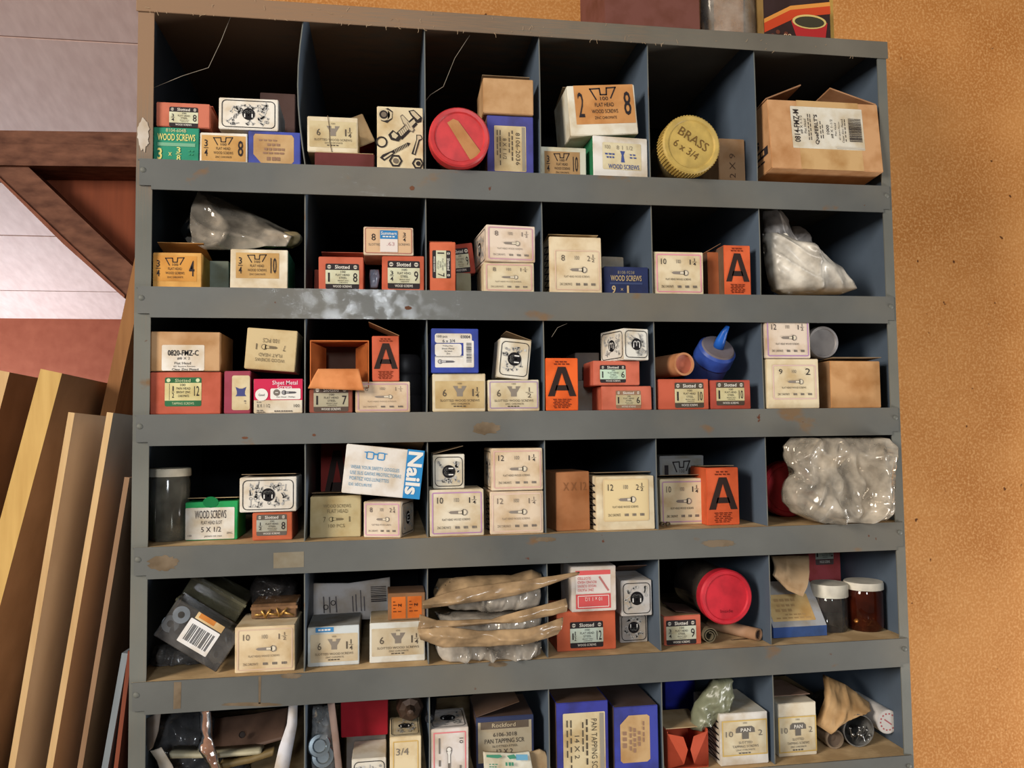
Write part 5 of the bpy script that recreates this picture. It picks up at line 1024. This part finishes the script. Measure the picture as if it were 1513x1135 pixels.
def a_rock(F, lab, k):
    lab.rect(F, 0, 0, 1, 1, (176, 164, 140), 1); lab.rect(F, .05, .0, .95, .18, (104, 92, 80), 1.5); k.text(F, 'Rockford', .26, .04, .7, .14, (196, 180, 150), 3, .008)
    c = (70, 62, 56); k.text(F, '6106-3018', .28, .27, .72, .37, c, 3, .004); k.text(F, 'PAN TAPPING SCR', .12, .42, .86, .53, c, 3, .004); k.text(F, 'SLOTTED-STEEL', .26, .58, .74, .63, c); k.text(F, '12 X 2', .34, .68, .64, .79, c, 3, .004); k.text(F, '100 PCS', .68, .85, .92, .9, c)
box('6l', 'navy Rockford pan tapping screw box marked 12 x 2 with open brown lid'.replace('Rockford ', ''), (704, 789), (1058, 1165), 6, sb=.02, d=.07, col=(52, 60, 92), side=(84, 66, 58), art=a_rock, L=(.03, .08, .96, .72), cell=3, flap=('l', 16, .05), flapcol=(96, 76, 64))
pr_ = ribbon('paper_packet', 'white and green printed packet in front of the navy box', 'packet', [(714, 1112), (760, 1114), (782, 1111)], [(716, 1150), (762, 1152), (790, 1152)], .01, paper((222, 220, 206)), th=.003, bulge=.001, amp=.0004)
k = Pr(); P0, P1, P2 = at(715, 1113, .006), at(782, 1113, .006), at(717, 1150, .006); Fc = Fr(P0 - pr_.location, P1 - P0, P2 - P0, (0, -1, 0)); g_ = (72, 140, 112)
k.poly(Fc, [(.05, .06), (.36, .06), (.4, .14), (.3, .2), (.05, .16)], g_, 2); k.poly(Fc, [(.5, .1), (.66, .04), (.72, .2), (.56, .24)], g_, 2); k.rect(Fc, .7, .05, .96, .28, (110, 166, 196), 2); bars(k, Fc, [(.1, .42, .3, .46, 3), (.1, .52, .28, .56, 3), (.46, .36, .66, .5, 3)], g_); k.build('print', pr_)
ribbon('tan_packet', 'tan cardboard sleeve lying behind the white and green packet', 'packet', [(780, 1114), (798, 1108), (806, 1112)], [(782, 1150), (806, 1152), (818, 1150)], .016, paper((176, 152, 118)), th=.004, bulge=.001, amp=.0004)
box('6n', 'dark blue box with large sideways pan tapping label in the bottom row', (823, 899), (1037, 1165), 6, sb=.004, d=.1, col=(58, 62, 150), side=(96, 76, 64), art=a_side((80, 72, 60), 'PAN TAPPING SCR', '14 X 2', (212, 196, 158)), L=(.12, .14, .94, 1.0), rot=90, cell=4)
box('6o', 'blue box with faded tan octagon label, right of the pair in the bottom row', (908, 973), (1043, 1165), 6, sb=.004, d=.1, col=(62, 70, 160), side=(84, 70, 66), art=a_oct, L=(.12, .12, .82, .82), rot=90, cell=4)
box('6s', 'deep blue box at the back of the fifth bottom bin', (984, 1028), (1006, 1110), 6, sb=.12, d=.08, col=(26, 34, 140), cell=5, h=.12)
OX = tag(empty('open_screw_box', at(1016, 1115, .01)), 'opened orange-red box with parted flaps beside the white pan box', 'box'); OX.location.z = zf + .0006
A, B = at(986, 1100, .01).x, at(1046, 1100, .01).x; OX.location.x = max((A + B) / 2, DX[4] + (B - A) / 2 + .002); hw = (B - A) / 2
rm = paper((190, 80, 52)); bm = bmesh.new()
for (x0, x1, z0, z1) in ((-hw, hw, 0, .001), (-hw, -hw + .001, .001, .042), (hw - .001, hw, .001, .042)): bx(bm, x0, x1, 0, .06, z0, z1)
bx(bm, -hw, hw, .059, .06, 0, .042); finish(bm, 'carton', [rm], OX)
for sx in (-1, 1):
    bm = bmesh.new(); v = [bm.verts.new(p) for p in ((sx * hw, -.001, .002), (sx * hw, -.001, .04), (sx * .006, -.003, .036), (sx * .0015, -.004, .022), (sx * .006, -.003, .006))]; g = bm.faces.new(v); bmesh.ops.solidify(bm, geom=[g], thickness=.0009); finish(bm, 'flap', [rm], OX)
boxobj('lid', [paper((196, 170, 132))], OX, -hw, hw, .004, .06, .043, .044)
pillow('foil_bag', 'grey-green glossy bag slumped over the opened orange-red box', 'bag', [(1000, 1052, 1080), (1020, 1040, 1080), (1040, 1026, 1080), (1056, 1022, 1064), (1068, 1020, 1044), (1077, 1020, 1032)], .028, .014, plain((136, 138, 112), .3), .007, 50, 11)
box('6r', 'white box with pan screw label marked 10 2 in the fifth bottom bin', (1064, 1135), (1053, 1130), 6, sb=FL, d=.08, col=(226, 222, 214), side=(212, 208, 196), art=t_pan('10', '2'), L=(.04, .14, .98, .82), cell=5, more=[('left', zig, None, 0)])
box('6t', 'cream box with pan screw label marked 10 2 against the last divider', (1150, 1206), (1038, 1117), 6, sb=FL, d=.08, col=(222, 212, 190), art=t_pan('10', '2'), L=(.0, .26, 1.0, .93), cell=6, flap=('b', 4, .07), flapcol=(140, 112, 96))
ribbon('paper_bag', 'crumpled kraft paper bag with open mouth in the bottom right bin', 'bag', [(1222, 1000), (1250, 1012), (1284, 1038)], [(1208, 1072), (1226, 1084), (1262, 1058)], .06, paper((206, 168, 120)), th=.012, bulge=.012, amp=.005, ylo=.03, m=12)
tube('dusty clear tube with open end beneath the crumpled kraft bag', 1234, 1101, 14.5, .03, .09, (.05, 1, 0), clear((150, 132, 112), .75, .3, 'dusty_tube'), plain((96, 80, 66), .8), name='plastic_tube', zb=zf)
VT, vr = tube('clear vial full of small silver screws in the bottom right bin', 1269, 1081, 25, .03, .09, (.06, 1, 0), clear((196, 194, 188), .35, .1, 'vial'), None, name='screw_vial', cat='vial', zb=zf, wall=.93)
for i in range(12):
    o = tube_path([(0, 0, 0), (0, 0, .009), (0, 0, .0095), (0, 0, .0108)], [.0005, .0009, .0021, .0019], 8, 'screw', [plain((196, 196, 194), .25, .85)])
    a = random.uniform(-1, 1); o.location = VT.location + Vector((a * vr * .6, .002 + .004 * (i % 3), -vr * (.75 - .12 * (i % 4)))); o.rotation_euler = (random.uniform(.2, 1.3), random.uniform(-.9, .9), random.uniform(0, 3)); tag(o, 'small silver screw inside the clear vial', 'screw', 'screws in the clear vial')
RC, rr = tube('white round-capped container with red ring lettering at the far right', 1312, 1080, 18.5, .034, .07, (.0, 1, 0), plain((226, 220, 214), .5), plain((228, 222, 216), .5), name='capped_tube', cat='container', zb=None, wall=.9)
RC.location.z = zf + vr * 1.35
pr = Pr(); q = Fr((-rr, rr, .0002), (2 * rr, 0, 0), (0, -2 * rr, 0), (0, 0, 1))
pr.disc(q, .5, .5, rr * .93, (230, 224, 218), .5, 28)
for i in range(14):
    a = 2 * math.pi * i / 14; pr.rect(q.sub(.5 + .34 * math.cos(a) - .05, .5 + .34 * math.sin(a) - .05, .5 + .34 * math.cos(a) + .05, .5 + .34 * math.sin(a) + .05, math.degrees(a) + 91), .1, .2, .8, .8, (196, 100, 104), 2)
pr.line(q, [(.36, .4), (.64, .6)], .0016, (196, 120, 124)); pr.build('print', RC)
# ---------------- on top of the shelf
TZ = TOPZ + .0005
F_[0] = TZ
box('0a', 'plain maroon box on top of the shelf, cut off by the picture edge', (893, 1033), (-80, 36), 0, sb=.03, d=.12, col=(122, 76, 66), h=.13, name='storage_box')
c = at(1080, 40, .05); PBt = tag(empty('clear_container', (c.x, .06, TZ)), 'clear plastic container on top of the shelf beside the coffee bag', 'container')
link('container_body', lathe([(0, .006), (.012, .004), (.02, .0), (.03, .001), (.034, .006), (.035, .03), (.034, .11), (.03, .13)], 32), [clear((206, 198, 186), .35, .08, 'pet')], PBt)
boxobj('label_card', [paper((150, 132, 116))], PBt, -.036, -.001, .038, .04, .0, .12)
def a_cof(F, lab, k):
    k.poly(F, [(0, .86), (.0, .72), (.4, .5), (1, .4), (1, .52), (.5, .6)], (206, 74, 40), 1); k.poly(F, [(0, .72), (.0, .66), (.4, .44), (1, .34), (1, .4), (.4, .5)], (226, 150, 70), 1)
    k.poly(F, [(.4, .66), (.95, .66), (.9, .98), (.5, .98)], (186, 50, 50), 2); k.disc(F, .675, .66, .0225, (222, 196, 120), 3, 24, .009); k.disc(F, .675, .665, .0195, (70, 66, 50), 4, 24, .007)
    for (u, v) in ((.12, .9), (.2, .84), (.26, .92), (.32, .86)): k.disc(F, u, v, .0028, (110, 60, 44), 2, 8)
    k.text(F, '00', .28, .86, .4, .93, (226, 190, 150), 3)
box('0b', 'black and red coffee bag printed with a red cup, on the shelf top', (1128, 1226), (-50, 52), 0, sb=.02, d=.05, col=(58, 40, 38), side=(150, 120, 70), art=a_cof, h=.085, name='coffee_bag', cat='bag')
boxobj('x', [paper((186, 150, 76))], None, 0, .006, 0, .06, 0, .14).name = 'yellow_slat'
o = bpy.data.objects['yellow_slat']; c = at(1229, 40, .08); o.location = (c.x, .085, TZ); tag(o, 'thin yellow slat standing behind the coffee bag on the shelf top', 'slat')
# ---------------- cobwebs
web = plain((150, 140, 124), .9)
for lab_, pts_ in (('long cobweb strand hanging in the top left bin', [(341, 24), (326, 62), (308, 100), (270, 112), (226, 130)]), ('dusty cobweb strand hanging in the third top bin', [(694, 52), (672, 86), (655, 128), (636, 140), (628, 150)]), ('short cobweb strand in the fourth bin of row three', [(838, 478), (824, 484), (815, 498)])):
    P = [at(x, y, .012) for x, y in pts_]; o = tube_path([p - P[0] for p in P], .00028, 5, 'cobweb_strand', [web]); o.location = P[0]; tag(o, lab_, 'cobweb')
